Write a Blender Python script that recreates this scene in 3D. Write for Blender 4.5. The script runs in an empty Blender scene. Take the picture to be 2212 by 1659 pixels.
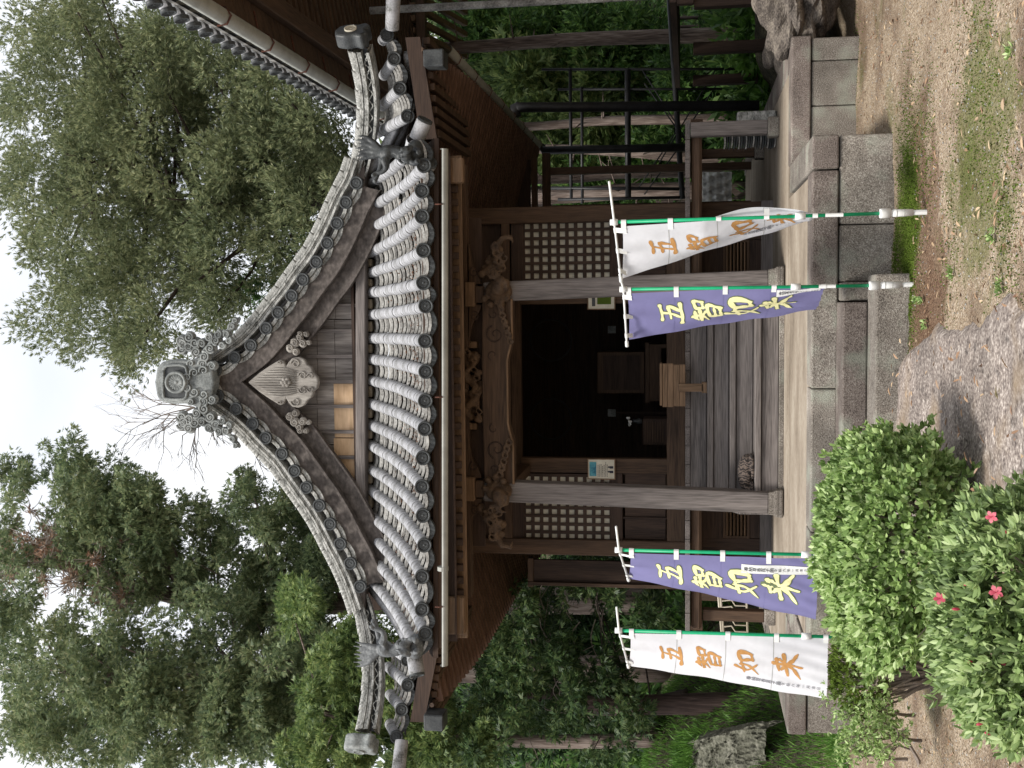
import bpy, math, random
import numpy as np
from mathutils import Vector, Matrix
R = math.radians
rnd = random.Random(7)
rng = np.random.default_rng(11)
SC = bpy.context.scene
COL = SC.collection
# ---------------------------------------------------------------- camera (the photograph is a portrait stored on its side)
EYE = Vector((0, 0, 1.6)); FP = 2450.0
pitch = math.atan(384 / FP); yaw = math.atan(176 / FP * math.cos(pitch))
FWD = Vector((-math.sin(yaw) * math.cos(pitch), math.cos(yaw) * math.cos(pitch), math.sin(pitch)))
RGT = Vector((math.cos(yaw), math.sin(yaw), 0)); UPV = RGT.cross(FWD)
cd = bpy.data.cameras.new('camera'); cam = bpy.data.objects.new('camera', cd); COL.objects.link(cam)
cd.sensor_width = 36; cd.lens = 36 * FP / 2212; cd.clip_start = 0.1; cd.clip_end = 900
X_, Y_, Z_ = -UPV, RGT, -FWD
cam.matrix_world = Matrix(((X_.x, Y_.x, Z_.x, EYE.x), (X_.y, Y_.y, Z_.y, EYE.y), (X_.z, Y_.z, Z_.z, EYE.z), (0, 0, 0, 1)))
SC.camera = cam
# ---------------------------------------------------------------- sky, sun, exposure
W = bpy.data.worlds.new('World'); SC.world = W; W.use_nodes = True
wn = W.node_tree.nodes; wl = W.node_tree.links; bg = wn['Background']
sky = wn.new('ShaderNodeTexSky'); sky.sky_type = 'NISHITA'; sky.sun_disc = False
SUN_EL, SUN_AZ = R(58), R(215)
sky.sun_elevation = SUN_EL; sky.sun_rotation = SUN_AZ
tc = wn.new('ShaderNodeTexCoord'); mp = wn.new('ShaderNodeMapping'); mp.inputs['Scale'].default_value = (1, 1, 2.2)
wl.new(tc.outputs['Generated'], mp.inputs['Vector'])
nz = wn.new('ShaderNodeTexNoise'); nz.inputs['Scale'].default_value = 1.6; nz.inputs['Detail'].default_value = 6
wl.new(mp.outputs[0], nz.inputs['Vector'])
cr = wn.new('ShaderNodeValToRGB'); cr.color_ramp.elements[0].position = .36; cr.color_ramp.elements[0].color = (.68, .73, .82, 1)
cr.color_ramp.elements[1].position = .62; cr.color_ramp.elements[1].color = (1, 1, 1, 1)
wl.new(nz.outputs[0], cr.inputs[0])
gain = wn.new('ShaderNodeVectorMath'); gain.operation = 'SCALE'; gain.inputs[3].default_value = 9.8
wl.new(cr.outputs[0], gain.inputs[0])
mx = wn.new('ShaderNodeMix'); mx.data_type = 'RGBA'; mx.inputs[0].default_value = .82
wl.new(sky.outputs[0], mx.inputs[6]); wl.new(gain.outputs[0], mx.inputs[7])
wl.new(mx.outputs[2], bg.inputs[0]); bg.inputs[1].default_value = .105
sd = bpy.data.lights.new('sun', 'SUN'); sun = bpy.data.objects.new('sun', sd); COL.objects.link(sun)
sd.energy = 3.5; sd.angle = R(14); sd.color = (1, .96, .9)
sdir = Vector((math.sin(SUN_AZ) * math.cos(SUN_EL), math.cos(SUN_AZ) * math.cos(SUN_EL), math.sin(SUN_EL)))
sun.rotation_euler = sdir.to_track_quat('Z', 'Y').to_euler(); sun.location = (0, 0, 30)
SC.view_settings.view_transform = 'Standard'; SC.view_settings.look = 'None'
SC.view_settings.exposure = 0.42; SC.view_settings.gamma = 1; SC.view_settings.use_curve_mapping = False
SC.cycles.max_bounces = 6; SC.cycles.diffuse_bounces = 4; SC.cycles.transparent_max_bounces = 4; SC.cycles.transmission_bounces = 2

# ---------------------------------------------------------------- helpers
def ray(x, y):
    du = 1659 - y - 829.5; dv = x - 1106
    return FWD * FP + RGT * du - UPV * dv
def Q(x, y, d):
    """point at depth d (world Y) that stands at measured place x,y of the photograph"""
    r = ray(x, y); return EYE + r * (d / r.y)
def QX(x, y, X):
    r = ray(x, y); return EYE + r * (X / r.x)
def QZ(x, y, Z):
    r = ray(x, y); return EYE + r * ((Z - EYE.z) / r.z)

class MB:
    def __init__(s): s.v = []; s.f = []
    def add(s, vs, fs):
        n = len(s.v); s.v += [tuple(v) for v in vs]; s.f += [tuple(n + i for i in f) for f in fs]; return s
    def box(s, a, b):
        x0, y0, z0 = min(a[0], b[0]), min(a[1], b[1]), min(a[2], b[2]); x1, y1, z1 = max(a[0], b[0]), max(a[1], b[1]), max(a[2], b[2])
        return s.add([(x0, y0, z0), (x1, y0, z0), (x1, y1, z0), (x0, y1, z0), (x0, y0, z1), (x1, y0, z1), (x1, y1, z1), (x0, y1, z1)],
              [(0, 3, 2, 1), (4, 5, 6, 7), (0, 1, 5, 4), (1, 2, 6, 5), (2, 3, 7, 6), (3, 0, 4, 7)])
    def beam(s, p, q, w, h, up=(0, 0, 1)):
        p, q = Vector(p), Vector(q); d = (q - p).normalized(); sd = d.cross(Vector(up))
        if sd.length < 1e-4: sd = d.cross(Vector((0, 1, 0)))
        sd.normalize(); u = sd.cross(d); a = sd * w / 2; b = u * h / 2
        return s.add([p - a - b, p + a - b, p + a + b, p - a + b, q - a - b, q + a - b, q + a + b, q - a + b],
              [(0, 1, 2, 3), (7, 6, 5, 4), (0, 4, 5, 1), (1, 5, 6, 2), (2, 6, 7, 3), (3, 7, 4, 0)])
    def tube(s, pts, rad, n=8, cap=True, sx=1, squash=None):
        pts = [Vector(p) for p in pts]; m = len(pts)
        if not hasattr(rad, '__len__'): rad = [rad] * m
        vs = []; ref = None
        for i, p in enumerate(pts):
            t = (pts[min(i + 1, m - 1)] - pts[max(i - 1, 0)]).normalized()
            if ref is None: ref = t.orthogonal().normalized()
            ref = (ref - t * ref.dot(t)).normalized(); b = t.cross(ref)
            for k in range(n):
                a = 2 * math.pi * k / n; vs.append(p + (ref * math.cos(a) + b * math.sin(a)) * rad[i])
        fs = [(i * n + k, i * n + (k + 1) % n, (i + 1) * n + (k + 1) % n, (i + 1) * n + k) for i in range(m - 1) for k in range(n)]
        if cap: fs += [tuple(range(n - 1, -1, -1)), tuple(range((m - 1) * n, m * n))]
        return s.add(vs, fs)
    def prism(s, outline, d):
        n = len(outline); o = [Vector(p) for p in outline]; d = Vector(d)
        return s.add(o + [p + d for p in o], [tuple(range(n)), tuple(range(2 * n - 1, n - 1, -1))] + [(i, i + n, (i + 1) % n + n, (i + 1) % n) for i in range(n)])
    def grid(s, rows, wrap=False):
        m = len(rows); n = len(rows[0]); vs = [p for r in rows for p in r]; k = n if wrap else n - 1
        return s.add(vs, [(i * n + j, i * n + (j + 1) % n, (i + 1) * n + (j + 1) % n, (i + 1) * n + j) for i in range(m - 1) for j in range(k)])
    def ball(s, c, r, n=8, m=6, rot=None):
        c = Vector(c); r = r if hasattr(r, '__len__') else (r, r, r); rows = []
        for i in range(m + 1):
            th = math.pi * i / m; row = []
            for k in range(n):
                a = 2 * math.pi * k / n; v = Vector((r[0] * math.sin(th) * math.cos(a), r[1] * math.sin(th) * math.sin(a), r[2] * math.cos(th)))
                if rot: v = rot @ v
                row.append(c + v)
            rows.append(row)
        return s.grid(rows, True)
    def mesh(s, name, m=None, smooth=False):
        me = bpy.data.meshes.new(name); me.from_pydata(s.v, [], s.f)
        if m: me.materials.append(m)
        if smooth: me.shade_smooth()
        me.update(); return me
WO = {}
def wo(o): return WO.get(o.name, Vector((0, 0, 0))) if o else Vector((0, 0, 0))
def props(o, **k):
    for a, b in k.items():
        if b: o[a] = b
def put(name, mb, m, parent=None, smooth=False, label=None, cat=None, group=None, kind=None):
    me = mb if isinstance(mb, bpy.types.Mesh) else mb.mesh(name, m, smooth)
    o = bpy.data.objects.new(name, me); COL.objects.link(o)
    if parent: o.parent = parent; o.location = -wo(parent)
    WO[o.name] = Vector((0, 0, 0)); props(o, label=label, category=cat, group=group, kind=kind); return o
def thing(name, label, cat, loc, group=None):
    o = bpy.data.objects.new(name, None); COL.objects.link(o); o.location = loc; WO[o.name] = Vector(loc); o.empty_display_size = .2
    props(o, label=label, category=cat, group=group); return o
def sub(name, parent, label=None, kind=None):
    """a part that is only a carrier of sub-parts"""
    o = bpy.data.objects.new(name, None); COL.objects.link(o); o.parent = parent; o.location = -wo(parent); WO[o.name] = Vector((0, 0, 0))
    props(o, label=label, kind=kind); return o
def inst(name, me, parent, M, label=None):
    o = bpy.data.objects.new(name, me); COL.objects.link(o); o.parent = parent
    o.matrix_local = Matrix.Translation(-wo(parent)) @ M; WO[o.name] = M.to_translation(); props(o, label=label); return o
def frame(o, x, y, z):
    return Matrix(((x[0], y[0], z[0], o[0]), (x[1], y[1], z[1], o[1]), (x[2], y[2], z[2], o[2]), (0, 0, 0, 1)))
def along(p, q, up=(0, 0, 1), sx=1, sz=1):
    """local Y runs p->q (length 1 maps to |pq|)"""
    p, q = Vector(p), Vector(q); d = q - p; y = d.normalized(); x = y.cross(Vector(up)).normalized(); z = x.cross(y)
    return frame(p, x * sx, d, z * sz)
def bevel(o, w=.006, seg=1):
    b = o.modifiers.new('bevel', 'BEVEL'); b.width = w; b.segments = seg; b.limit_method = 'ANGLE'; return o
def npmesh(name, V, F, m, smooth=False):
    me = bpy.data.meshes.new(name); V = np.asarray(V, dtype=np.float32).reshape(-1, 3); F = np.asarray(F, dtype=np.int32)
    k = F.shape[1]; me.vertices.add(len(V)); me.vertices.foreach_set('co', V.ravel())
    me.loops.add(F.size); me.loops.foreach_set('vertex_index', F.ravel())
    me.polygons.add(len(F)); me.polygons.foreach_set('loop_start', np.arange(0, F.size, k, dtype=np.int32)); me.polygons.foreach_set('loop_total', np.full(len(F), k, dtype=np.int32))
    me.materials.append(m); me.update(calc_edges=True)
    if smooth: me.shade_smooth()
    return me
def cr_pts(pts, n):
    """smooth curve through points"""
    P = [Vector(p) for p in pts]; out = []; m = len(P) - 1
    for i in range(n + 1):
        t = i / n * m; k = min(int(t), m - 1); f = t - k
        a, b, c, d = P[max(k - 1, 0)], P[k], P[k + 1], P[min(k + 2, m)]
        out.append(.5 * ((2 * b) + (c - a) * f + (2 * a - 5 * b + 4 * c - d) * f * f + (3 * b - a - 3 * c + d) * f ** 3))
    return out

# ---------------------------------------------------------------- materials
def _m(name):
    m = bpy.data.materials.new(name); m.use_nodes = True; nt = m.node_tree; return m, nt, nt.nodes['Principled BSDF']
def nmat(name, ramp, sc=4, st=(1, 1, 1), sc2=60, mix2=.4, rough=.8, bump=.3, dist=.01, spec=.3, warp=0, obj=True, st2=None, extra=None, metal=0, vary=0):
    m, nt, b = _m(name); N, L = nt.nodes, nt.links
    tc = N.new('ShaderNodeTexCoord'); src = tc.outputs['Object']
    def noise(scale, s, det=5, wv=0):
        mp = N.new('ShaderNodeMapping'); mp.inputs['Scale'].default_value = s; L.new(src, mp.inputs[0])
        n = N.new('ShaderNodeTexNoise'); n.inputs['Scale'].default_value = scale; n.inputs['Detail'].default_value = det; n.inputs['Distortion'].default_value = wv
        L.new(mp.outputs[0], n.inputs[0]); return n.outputs[0]
    a = noise(sc, st, 5, warp); c = noise(sc2, st2 or st, 4)
    mixn = N.new('ShaderNodeMix'); mixn.inputs[0].default_value = mix2; L.new(a, mixn.inputs[2]); L.new(c, mixn.inputs[3])
    r = N.new('ShaderNodeValToRGB'); e = r.color_ramp.elements
    e[0].position, e[1].position = ramp[0][0], ramp[-1][0]; e[0].color, e[1].color = (*ramp[0][1], 1), (*ramp[-1][1], 1)
    for p, cc in ramp[1:-1]:
        q = e.new(p); q.color = (*cc, 1)
    L.new(mixn.outputs[0], r.inputs[0]); col = r.outputs[0]
    if extra: col = extra(N, L, src, col, noise)
    if vary:
        oi = N.new('ShaderNodeObjectInfo'); mr_ = N.new('ShaderNodeMapRange'); mr_.inputs[3].default_value = 1 - vary; mr_.inputs[4].default_value = 1 + vary * .5; L.new(oi.outputs['Random'], mr_.inputs[0]); vs_ = N.new('ShaderNodeVectorMath'); vs_.operation = 'SCALE'; L.new(col, vs_.inputs[0]); L.new(mr_.outputs[0], vs_.inputs[3]); col = vs_.outputs[0]
    L.new(col, b.inputs['Base Color'])
    b.inputs['Roughness'].default_value = rough; b.inputs['Specular IOR Level'].default_value = spec; b.inputs['Metallic'].default_value = metal
    if bump:
        bm = N.new('ShaderNodeBump'); bm.inputs['Strength'].default_value = bump; bm.inputs['Distance'].default_value = dist
        L.new(mixn.outputs[0], bm.inputs['Height']); L.new(bm.outputs[0], b.inputs['Normal'])
    return m
def g(v, t=(1, 1, 1)): return (v * t[0], v * t[1], v * t[2])
WARM = (1, .74, .52)
def wood(name, lo, hi, ax, sc=7, rough=.75, mix2=.55, bump=.45):
    st = {'x': (.06, 1, 1), 'y': (1, .06, 1), 'z': (1, 1, .06)}[ax]
    return nmat(name, [(.34, lo), (.5, tuple((a + b) / 2 for a, b in zip(lo, hi))), (.68, hi)], sc=sc, st=st, sc2=70, mix2=mix2, rough=rough, bump=bump, dist=.008, warp=.6)
Bw, Bh = (.032, .019, .012), (.12, .072, .044)
M = {}
for ax in 'xyz':
    M['wood_' + ax] = wood('brown_wood_' + ax, Bw, Bh, ax)
    M['grey_' + ax] = wood('grey_weathered_wood_' + ax, (.065, .056, .052), (.235, .205, .19), ax)
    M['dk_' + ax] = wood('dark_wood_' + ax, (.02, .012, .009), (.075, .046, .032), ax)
    M['lt_' + ax] = wood('light_brown_wood_' + ax, (.085, .053, .03), (.26, .165, .1), ax)
M['rafter'] = wood('rafter_wood', (.07, .038, .026), (.2, .115, .078), 'x')
M['shade'] = None
M['hafu'] = nmat('purple_grey_wood', [(.36, (.04, .033, .029)), (.5, (.08, .067, .059)), (.66, (.15, .127, .115))], sc=5, st=(.5, 1, .7), sc2=32, mix2=.6, rough=.75, bump=.4)
M['carve'] = nmat('carved_wood', [(.35, (.035, .021, .013)), (.65, (.13, .08, .046))], sc=9, sc2=60, rough=.7)
M['gegyo'] = nmat('grey_carved_wood', [(.35, (.15, .135, .12)), (.65, (.36, .335, .3))], sc=9, st=(1, 1, .2), sc2=60, rough=.85, bump=.6)
M['plank'] = nmat('grey_gable_plank', [(.32, (.075, .062, .058)), (.52, (.2, .18, .165)), (.68, (.32, .29, .27))], sc=8, st=(1, 1, .08), sc2=45, mix2=.5, rough=.85, bump=.6)
M['newwood'] = nmat('new_pale_plank', [(.35, (.42, .27, .15)), (.68, (.66, .47, .3))], sc=5, st=(.2, 1, 1), sc2=40, mix2=.3, rough=.7, warp=1.5)
M['tile'] = nmat('pale_roof_tile', [(.37, (.10, .1, .095)), (.45, (.25, .25, .25)), (.54, (.355, .355, .37)), (.68, (.44, .44, .455))], sc=7, sc2=55, mix2=.4, rough=.62, bump=.35, dist=.006, vary=.12)
M['pan'] = nmat('grey_pan_tile', [(.34, (.09, .085, .08)), (.5, (.28, .27, .25)), (.68, (.52, .51, .48))], sc=7, sc2=45, mix2=.45, rough=.7, bump=.4, dist=.006)
M['disc'] = nmat('charcoal_tile', [(.36, (.02, .022, .024)), (.66, (.075, .08, .08))], sc=10, sc2=70, mix2=.4, rough=.5, bump=.25, dist=.004)
M['noshi'] = nmat('ridge_tile', [(.36, (.06, .06, .055)), (.47, (.24, .24, .22)), (.64, (.56, .55, .52))], sc=12, st=(.7, 1, 1.6), sc2=50, mix2=.5, rough=.7, bump=.5)
M['oni'] = nmat('ornament_tile', [(.33, (.08, .087, .085)), (.5, (.2, .212, .205)), (.7, (.38, .395, .38))], sc=7, sc2=50, mix2=.4, rough=.65, bump=.4)
M['liongrey'] = nmat('slate_grey_tile', [(.34, (.05, .053, .056)), (.52, (.12, .126, .13)), (.7, (.24, .25, .25))], sc=8, sc2=50, mix2=.4, rough=.5, bump=.3)
M['plaster'] = nmat('lime_plaster', [(.35, (.35, .3, .22)), (.65, (.62, .56, .46))], sc=4, sc2=60, rough=.9, mix2=.3)
M['gutter'] = nmat('pale_gutter', [(.3, (.24, .24, .215)), (.7, (.38, .38, .345))], sc=5, sc2=30, mix2=.2, rough=.5, bump=.05)
M['iron'] = nmat('rusty_iron', [(.35, (.03, .02, .018)), (.7, (.14, .05, .03))], sc=20, sc2=80, rough=.8)
M['steel'] = nmat('black_steel', [(.3, (.008, .008, .009)), (.7, (.03, .03, .032))], sc=6, sc2=50, rough=.5, bump=.1)
def lichen(N, L, src, col, noise):
    n = noise(3.2, (1, 1, 1), 6); r = N.new('ShaderNodeMapRange'); r.inputs[1].default_value = .53; r.inputs[2].default_value = .66; r.inputs[4].default_value = .62
    L.new(n, r.inputs[0]); mx = N.new('ShaderNodeMix'); mx.data_type = 'RGBA'; L.new(r.outputs[0], mx.inputs[0]); L.new(col, mx.inputs[6]); mx.inputs[7].default_value = (.3, .32, .26, 1)
    n2 = noise(1.6, (1, 1, 1), 4); r2 = N.new('ShaderNodeMapRange'); r2.inputs[1].default_value = .42; r2.inputs[2].default_value = .66; r2.inputs[3].default_value = .62; r2.inputs[4].default_value = 1.1; L.new(n2, r2.inputs[0])
    sc = N.new('ShaderNodeVectorMath'); sc.operation = 'SCALE'; L.new(mx.outputs[2], sc.inputs[0]); L.new(r2.outputs[0], sc.inputs[3]); return sc.outputs[0]
M['stone'] = nmat('speckled_granite', [(.33, (.08, .068, .058)), (.46, (.23, .2, .17)), (.55, (.31, .275, .235)), (.68, (.56, .52, .46))], sc=6, sc2=110, mix2=.75, rough=.9, bump=.8, dist=.012, extra=lichen, vary=.18)
M['stonered'] = nmat('reddish_granite', [(.34, (.075, .058, .05)), (.47, (.21, .17, .148)), (.58, (.29, .245, .215)), (.7, (.52, .47, .42))], sc=6, sc2=110, mix2=.75, rough=.9, bump=.8, dist=.012, extra=lichen, vary=.12)
M['floor'] = nmat('earthen_floor', [(.32, (.17, .135, .1)), (.5, (.29, .24, .185)), (.68, (.42, .365, .295))], sc=2.2, st=(.5, 1, 1), sc2=40, mix2=.35, rough=.95, bump=.35)
M['white'] = nmat('white_plastic', [(.3, (.66, .66, .64)), (.7, (.8, .8, .78))], sc=8, sc2=30, rough=.4, bump=0)
M['green'] = nmat('green_pole', [(.3, (.004, .27, .11)), (.7, (.008, .36, .16))], sc=8, sc2=30, rough=.35, bump=0)
M['black'] = nmat('dark_ink', [(.3, (.01, .01, .02)), (.7, (.03, .03, .05))], sc=8, sc2=30, rough=.6, bump=0)
M['gold'] = nmat('ochre_print', [(.3, (.36, .17, .05)), (.7, (.52, .28, .1))], sc=12, sc2=40, rough=.8, bump=0)
M['yellow'] = nmat('pale_yellow_print', [(.3, (.74, .7, .34)), (.7, (.84, .8, .46))], sc=12, sc2=40, rough=.8, bump=0)
M['olive'] = nmat('olive_print_edge', [(.3, (.1, .13, .07)), (.7, (.16, .2, .1))], sc=12, sc2=40, rough=.8, bump=0)
M['paper'] = nmat('cream_paper', [(.3, (.5, .46, .37)), (.7, (.7, .66, .55))], sc=6, sc2=30, mix2=.3, rough=.9, bump=0)
M['dark'] = nmat('soffit_shade_black', [(.3, (.008, .008, .01)), (.7, (.02, .018, .018))], sc=4, sc2=30, rough=.9, bump=0)  # near-black that paints shade on the side soffits
def cloth(name, c1, c2):
    m, nt, b = _m(name); N, L = nt.nodes, nt.links
    tc = N.new('ShaderNodeTexCoord'); n = N.new('ShaderNodeTexNoise'); n.inputs['Scale'].default_value = 3; L.new(tc.outputs['Object'], n.inputs[0])
    mx = N.new('ShaderNodeMix'); mx.data_type = 'RGBA'; L.new(n.outputs[0], mx.inputs[0]); mx.inputs[6].default_value = (*c1, 1); mx.inputs[7].default_value = (*c2, 1)
    d = N.new('ShaderNodeBsdfDiffuse'); t = N.new('ShaderNodeBsdfTranslucent'); s = N.new('ShaderNodeMixShader'); s.inputs[0].default_value = .22
    w = N.new('ShaderNodeTexNoise'); w.inputs['Scale'].default_value = 9; L.new(tc.outputs['Object'], w.inputs[0]); bm = N.new('ShaderNodeBump'); bm.inputs['Strength'].default_value = .25; bm.inputs['Distance'].default_value = .02; L.new(w.outputs[0], bm.inputs['Height'])
    L.new(bm.outputs[0], d.inputs['Normal']); L.new(mx.outputs[2], d.inputs[0]); L.new(mx.outputs[2], t.inputs[0]); L.new(d.outputs[0], s.inputs[1]); L.new(t.outputs[0], s.inputs[2])
    L.new(s.outputs[0], N['Material Output'].inputs[0]); return m
M['cwhite'] = cloth('white_cloth', (.68, .68, .72), (.76, .76, .78)); M['cblue'] = cloth('violet_cloth', (.205, .195, .375), (.24, .23, .42))
def leafmat(name, cols, trans=.42, gloss=.3):
    m, nt, b = _m(name); N, L = nt.nodes, nt.links
    ge = N.new('ShaderNodeNewGeometry'); tc = N.new('ShaderNodeTexCoord')
    n = N.new('ShaderNodeTexNoise'); n.inputs['Scale'].default_value = .9; n.inputs['Detail'].default_value = 3; L.new(tc.outputs['Object'], n.inputs[0])
    mr = N.new('ShaderNodeMix'); mr.inputs[0].default_value = .5; L.new(ge.outputs['Random Per Island'], mr.inputs[2]); L.new(n.outputs[0], mr.inputs[3])
    r = N.new('ShaderNodeValToRGB'); e = r.color_ramp.elements; k = len(cols) - 1
    e[0].position = .22; e[0].color = (*cols[0], 1); e[1].position = .78; e[1].color = (*cols[-1], 1)
    for i in range(1, k):
        q = e.new(.22 + .56 * i / k); q.color = (*cols[i], 1)
    L.new(mr.outputs[0], r.inputs[0])
    L.new(r.outputs[0], b.inputs['Base Color']); b.inputs['Roughness'].default_value = .5; b.inputs['Specular IOR Level'].default_value = gloss
    t = N.new('ShaderNodeBsdfTranslucent'); L.new(r.outputs[0], t.inputs[0]); s = N.new('ShaderNodeMixShader'); s.inputs[0].default_value = trans
    L.new(b.outputs[0], s.inputs[1]); L.new(t.outputs[0], s.inputs[2]); L.new(s.outputs[0], N['Material Output'].inputs[0]); return m
M['maki'] = leafmat('olive_green_leaf', [(.08, .11, .055), (.165, .2, .1), (.25, .28, .14), (.37, .375, .2)])
M['hinoki'] = leafmat('cypress_leaf', [(.075, .115, .065), (.15, .205, .1), (.24, .295, .14), (.37, .38, .2)])
M['hinoki2'] = leafmat('bright_cypress_leaf', [(.05, .09, .035), (.115, .18, .06), (.2, .275, .09), (.32, .37, .13)])
M['under'] = leafmat('undergrowth_leaf', [(.025, .06, .018), (.06, .13, .035), (.11, .21, .05), (.2, .31, .08)])
M['shade'] = leafmat('shade_toned_leaf', [(.01, .026, .01), (.025, .055, .018), (.05, .09, .025)], trans=.2)  # leaf colour darkened to stand in for shade under the canopy
M['cypress_shade'] = leafmat('shade_toned_cypress_leaf', [(.022, .045, .02), (.045, .085, .03), (.085, .14, .045), (.16, .2, .075)])  # cypress leaf copy with the under-eave shade put into its colour
M['deadleaf'] = leafmat('dead_twig_leaf', [(.2, .1, .06), (.33, .21, .14), (.42, .32, .24)])
M['azalea'] = leafmat('azalea_leaf', [(.1, .165, .05), (.22, .34, .1), (.38, .52, .18), (.62, .74, .38)], trans=.4, gloss=.4)
M['azalea2'] = leafmat('pale_azalea_leaf', [(.12, .18, .065), (.24, .35, .12), (.42, .54, .22), (.66, .76, .44)], trans=.4, gloss=.45)
M['grass'] = leafmat('grass_blade', [(.05, .12, .02), (.11, .24, .04), (.2, .37, .07)])
M['petal'] = leafmat('pink_petal', [(.5, .05, .1), (.68, .12, .18), (.8, .25, .3)])
M['litter'] = leafmat('fallen_leaf', [(.14, .07, .04), (.32, .2, .12), (.55, .42, .27), (.24, .14, .1)], trans=.1)
M['moss'] = leafmat('moss_blade', [(.05, .07, .015), (.085, .13, .02), (.13, .19, .03)], trans=.2, gloss=.05)
M['bark'] = nmat('conifer_bark', [(.34, (.05, .036, .03)), (.5, (.16, .12, .1)), (.68, (.34, .28, .245))], sc=6, st=(1, 1, .1), sc2=40, mix2=.5, rough=.9, bump=.9, dist=.03)
M['darkbark'] = nmat('dark_bark', [(.34, (.025, .018, .016)), (.68, (.11, .08, .068))], sc=6, st=(1, 1, .1), sc2=40, mix2=.5, rough=.9, bump=.9, dist=.03)
M['redbark'] = nmat('red_brown_cedar_bark', [(.34, (.03, .02, .018)), (.5, (.09, .06, .052)), (.68, (.2, .145, .125))], sc=6, st=(1, 1, .06), sc2=40, mix2=.5, rough=.9, bump=.9, dist=.03)
M['twig'] = nmat('pale_twig', [(.34, (.14, .11, .09)), (.68, (.32, .27, .23))], sc=6, sc2=40, rough=.9, bump=0)
# ================================================================ the setting
PZ = .628
def vnoise(x, y, seed=0):
    """cheap smooth noise from summed sines"""
    r = np.random.default_rng(seed); o = np.zeros_like(x)
    for k in range(7):
        f = 1.0 * 1.7 ** k; a = r.uniform(0, 6.28); px, py = r.uniform(0, 6.28, 2)
        o += np.sin((x * math.cos(a) + y * math.sin(a)) * f + px) * np.cos((-x * math.sin(a) + y * math.cos(a)) * f * .9 + py) / 1.55 ** k
    return o
def sstep(a, b, t):
    t = np.clip((t - a) / (b - a), 0, 1); return t * t * (3 - 2 * t)
def terrain(x, y):
    h = .012 * vnoise(x * 2.5, y * 2.5, 3)
    left = sstep(-4.75, -7.2, x) * sstep(12.2, 14.2, y) * (2.15 + .12 * vnoise(x, y, 5))
    back = 9.5 * sstep(25, 46, y) + .25 * vnoise(x * .6, y * .6, 6) * sstep(24, 30, y)
    mid = .45 * sstep(20.5, 24, y)
    right = .62 * sstep(2.85, 4.0, x) * sstep(9.5, 12.0, y) + .03 * vnoise(x * 3, y * 3, 8) * sstep(2.7, 3.5, x) * sstep(9.5, 11, y)
    return h + np.maximum(left, 0) + back + mid + right * (1 - sstep(18, 22, y))
def axis_pts(lo, a, b, hi, step, n):
    t = np.linspace(0, 1, n)[1:]
    return np.concatenate([(a - (a - lo) * t ** 2.2)[::-1], np.arange(a, b, step), b + (hi - b) * t ** 2.2])
xs = axis_pts(-300, -9, 7, 300, .12, 22); ys = axis_pts(-40, 3, 27, 500, .12, 26)
GX, GY = np.meshgrid(xs, ys); GZ = terrain(GX, GY)
nx, ny = len(xs), len(ys); idx = np.arange(nx * ny).reshape(ny, nx)
F = np.stack([idx[:-1, :-1], idx[:-1, 1:], idx[1:, 1:], idx[1:, :-1]], -1).reshape(-1, 4)
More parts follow.
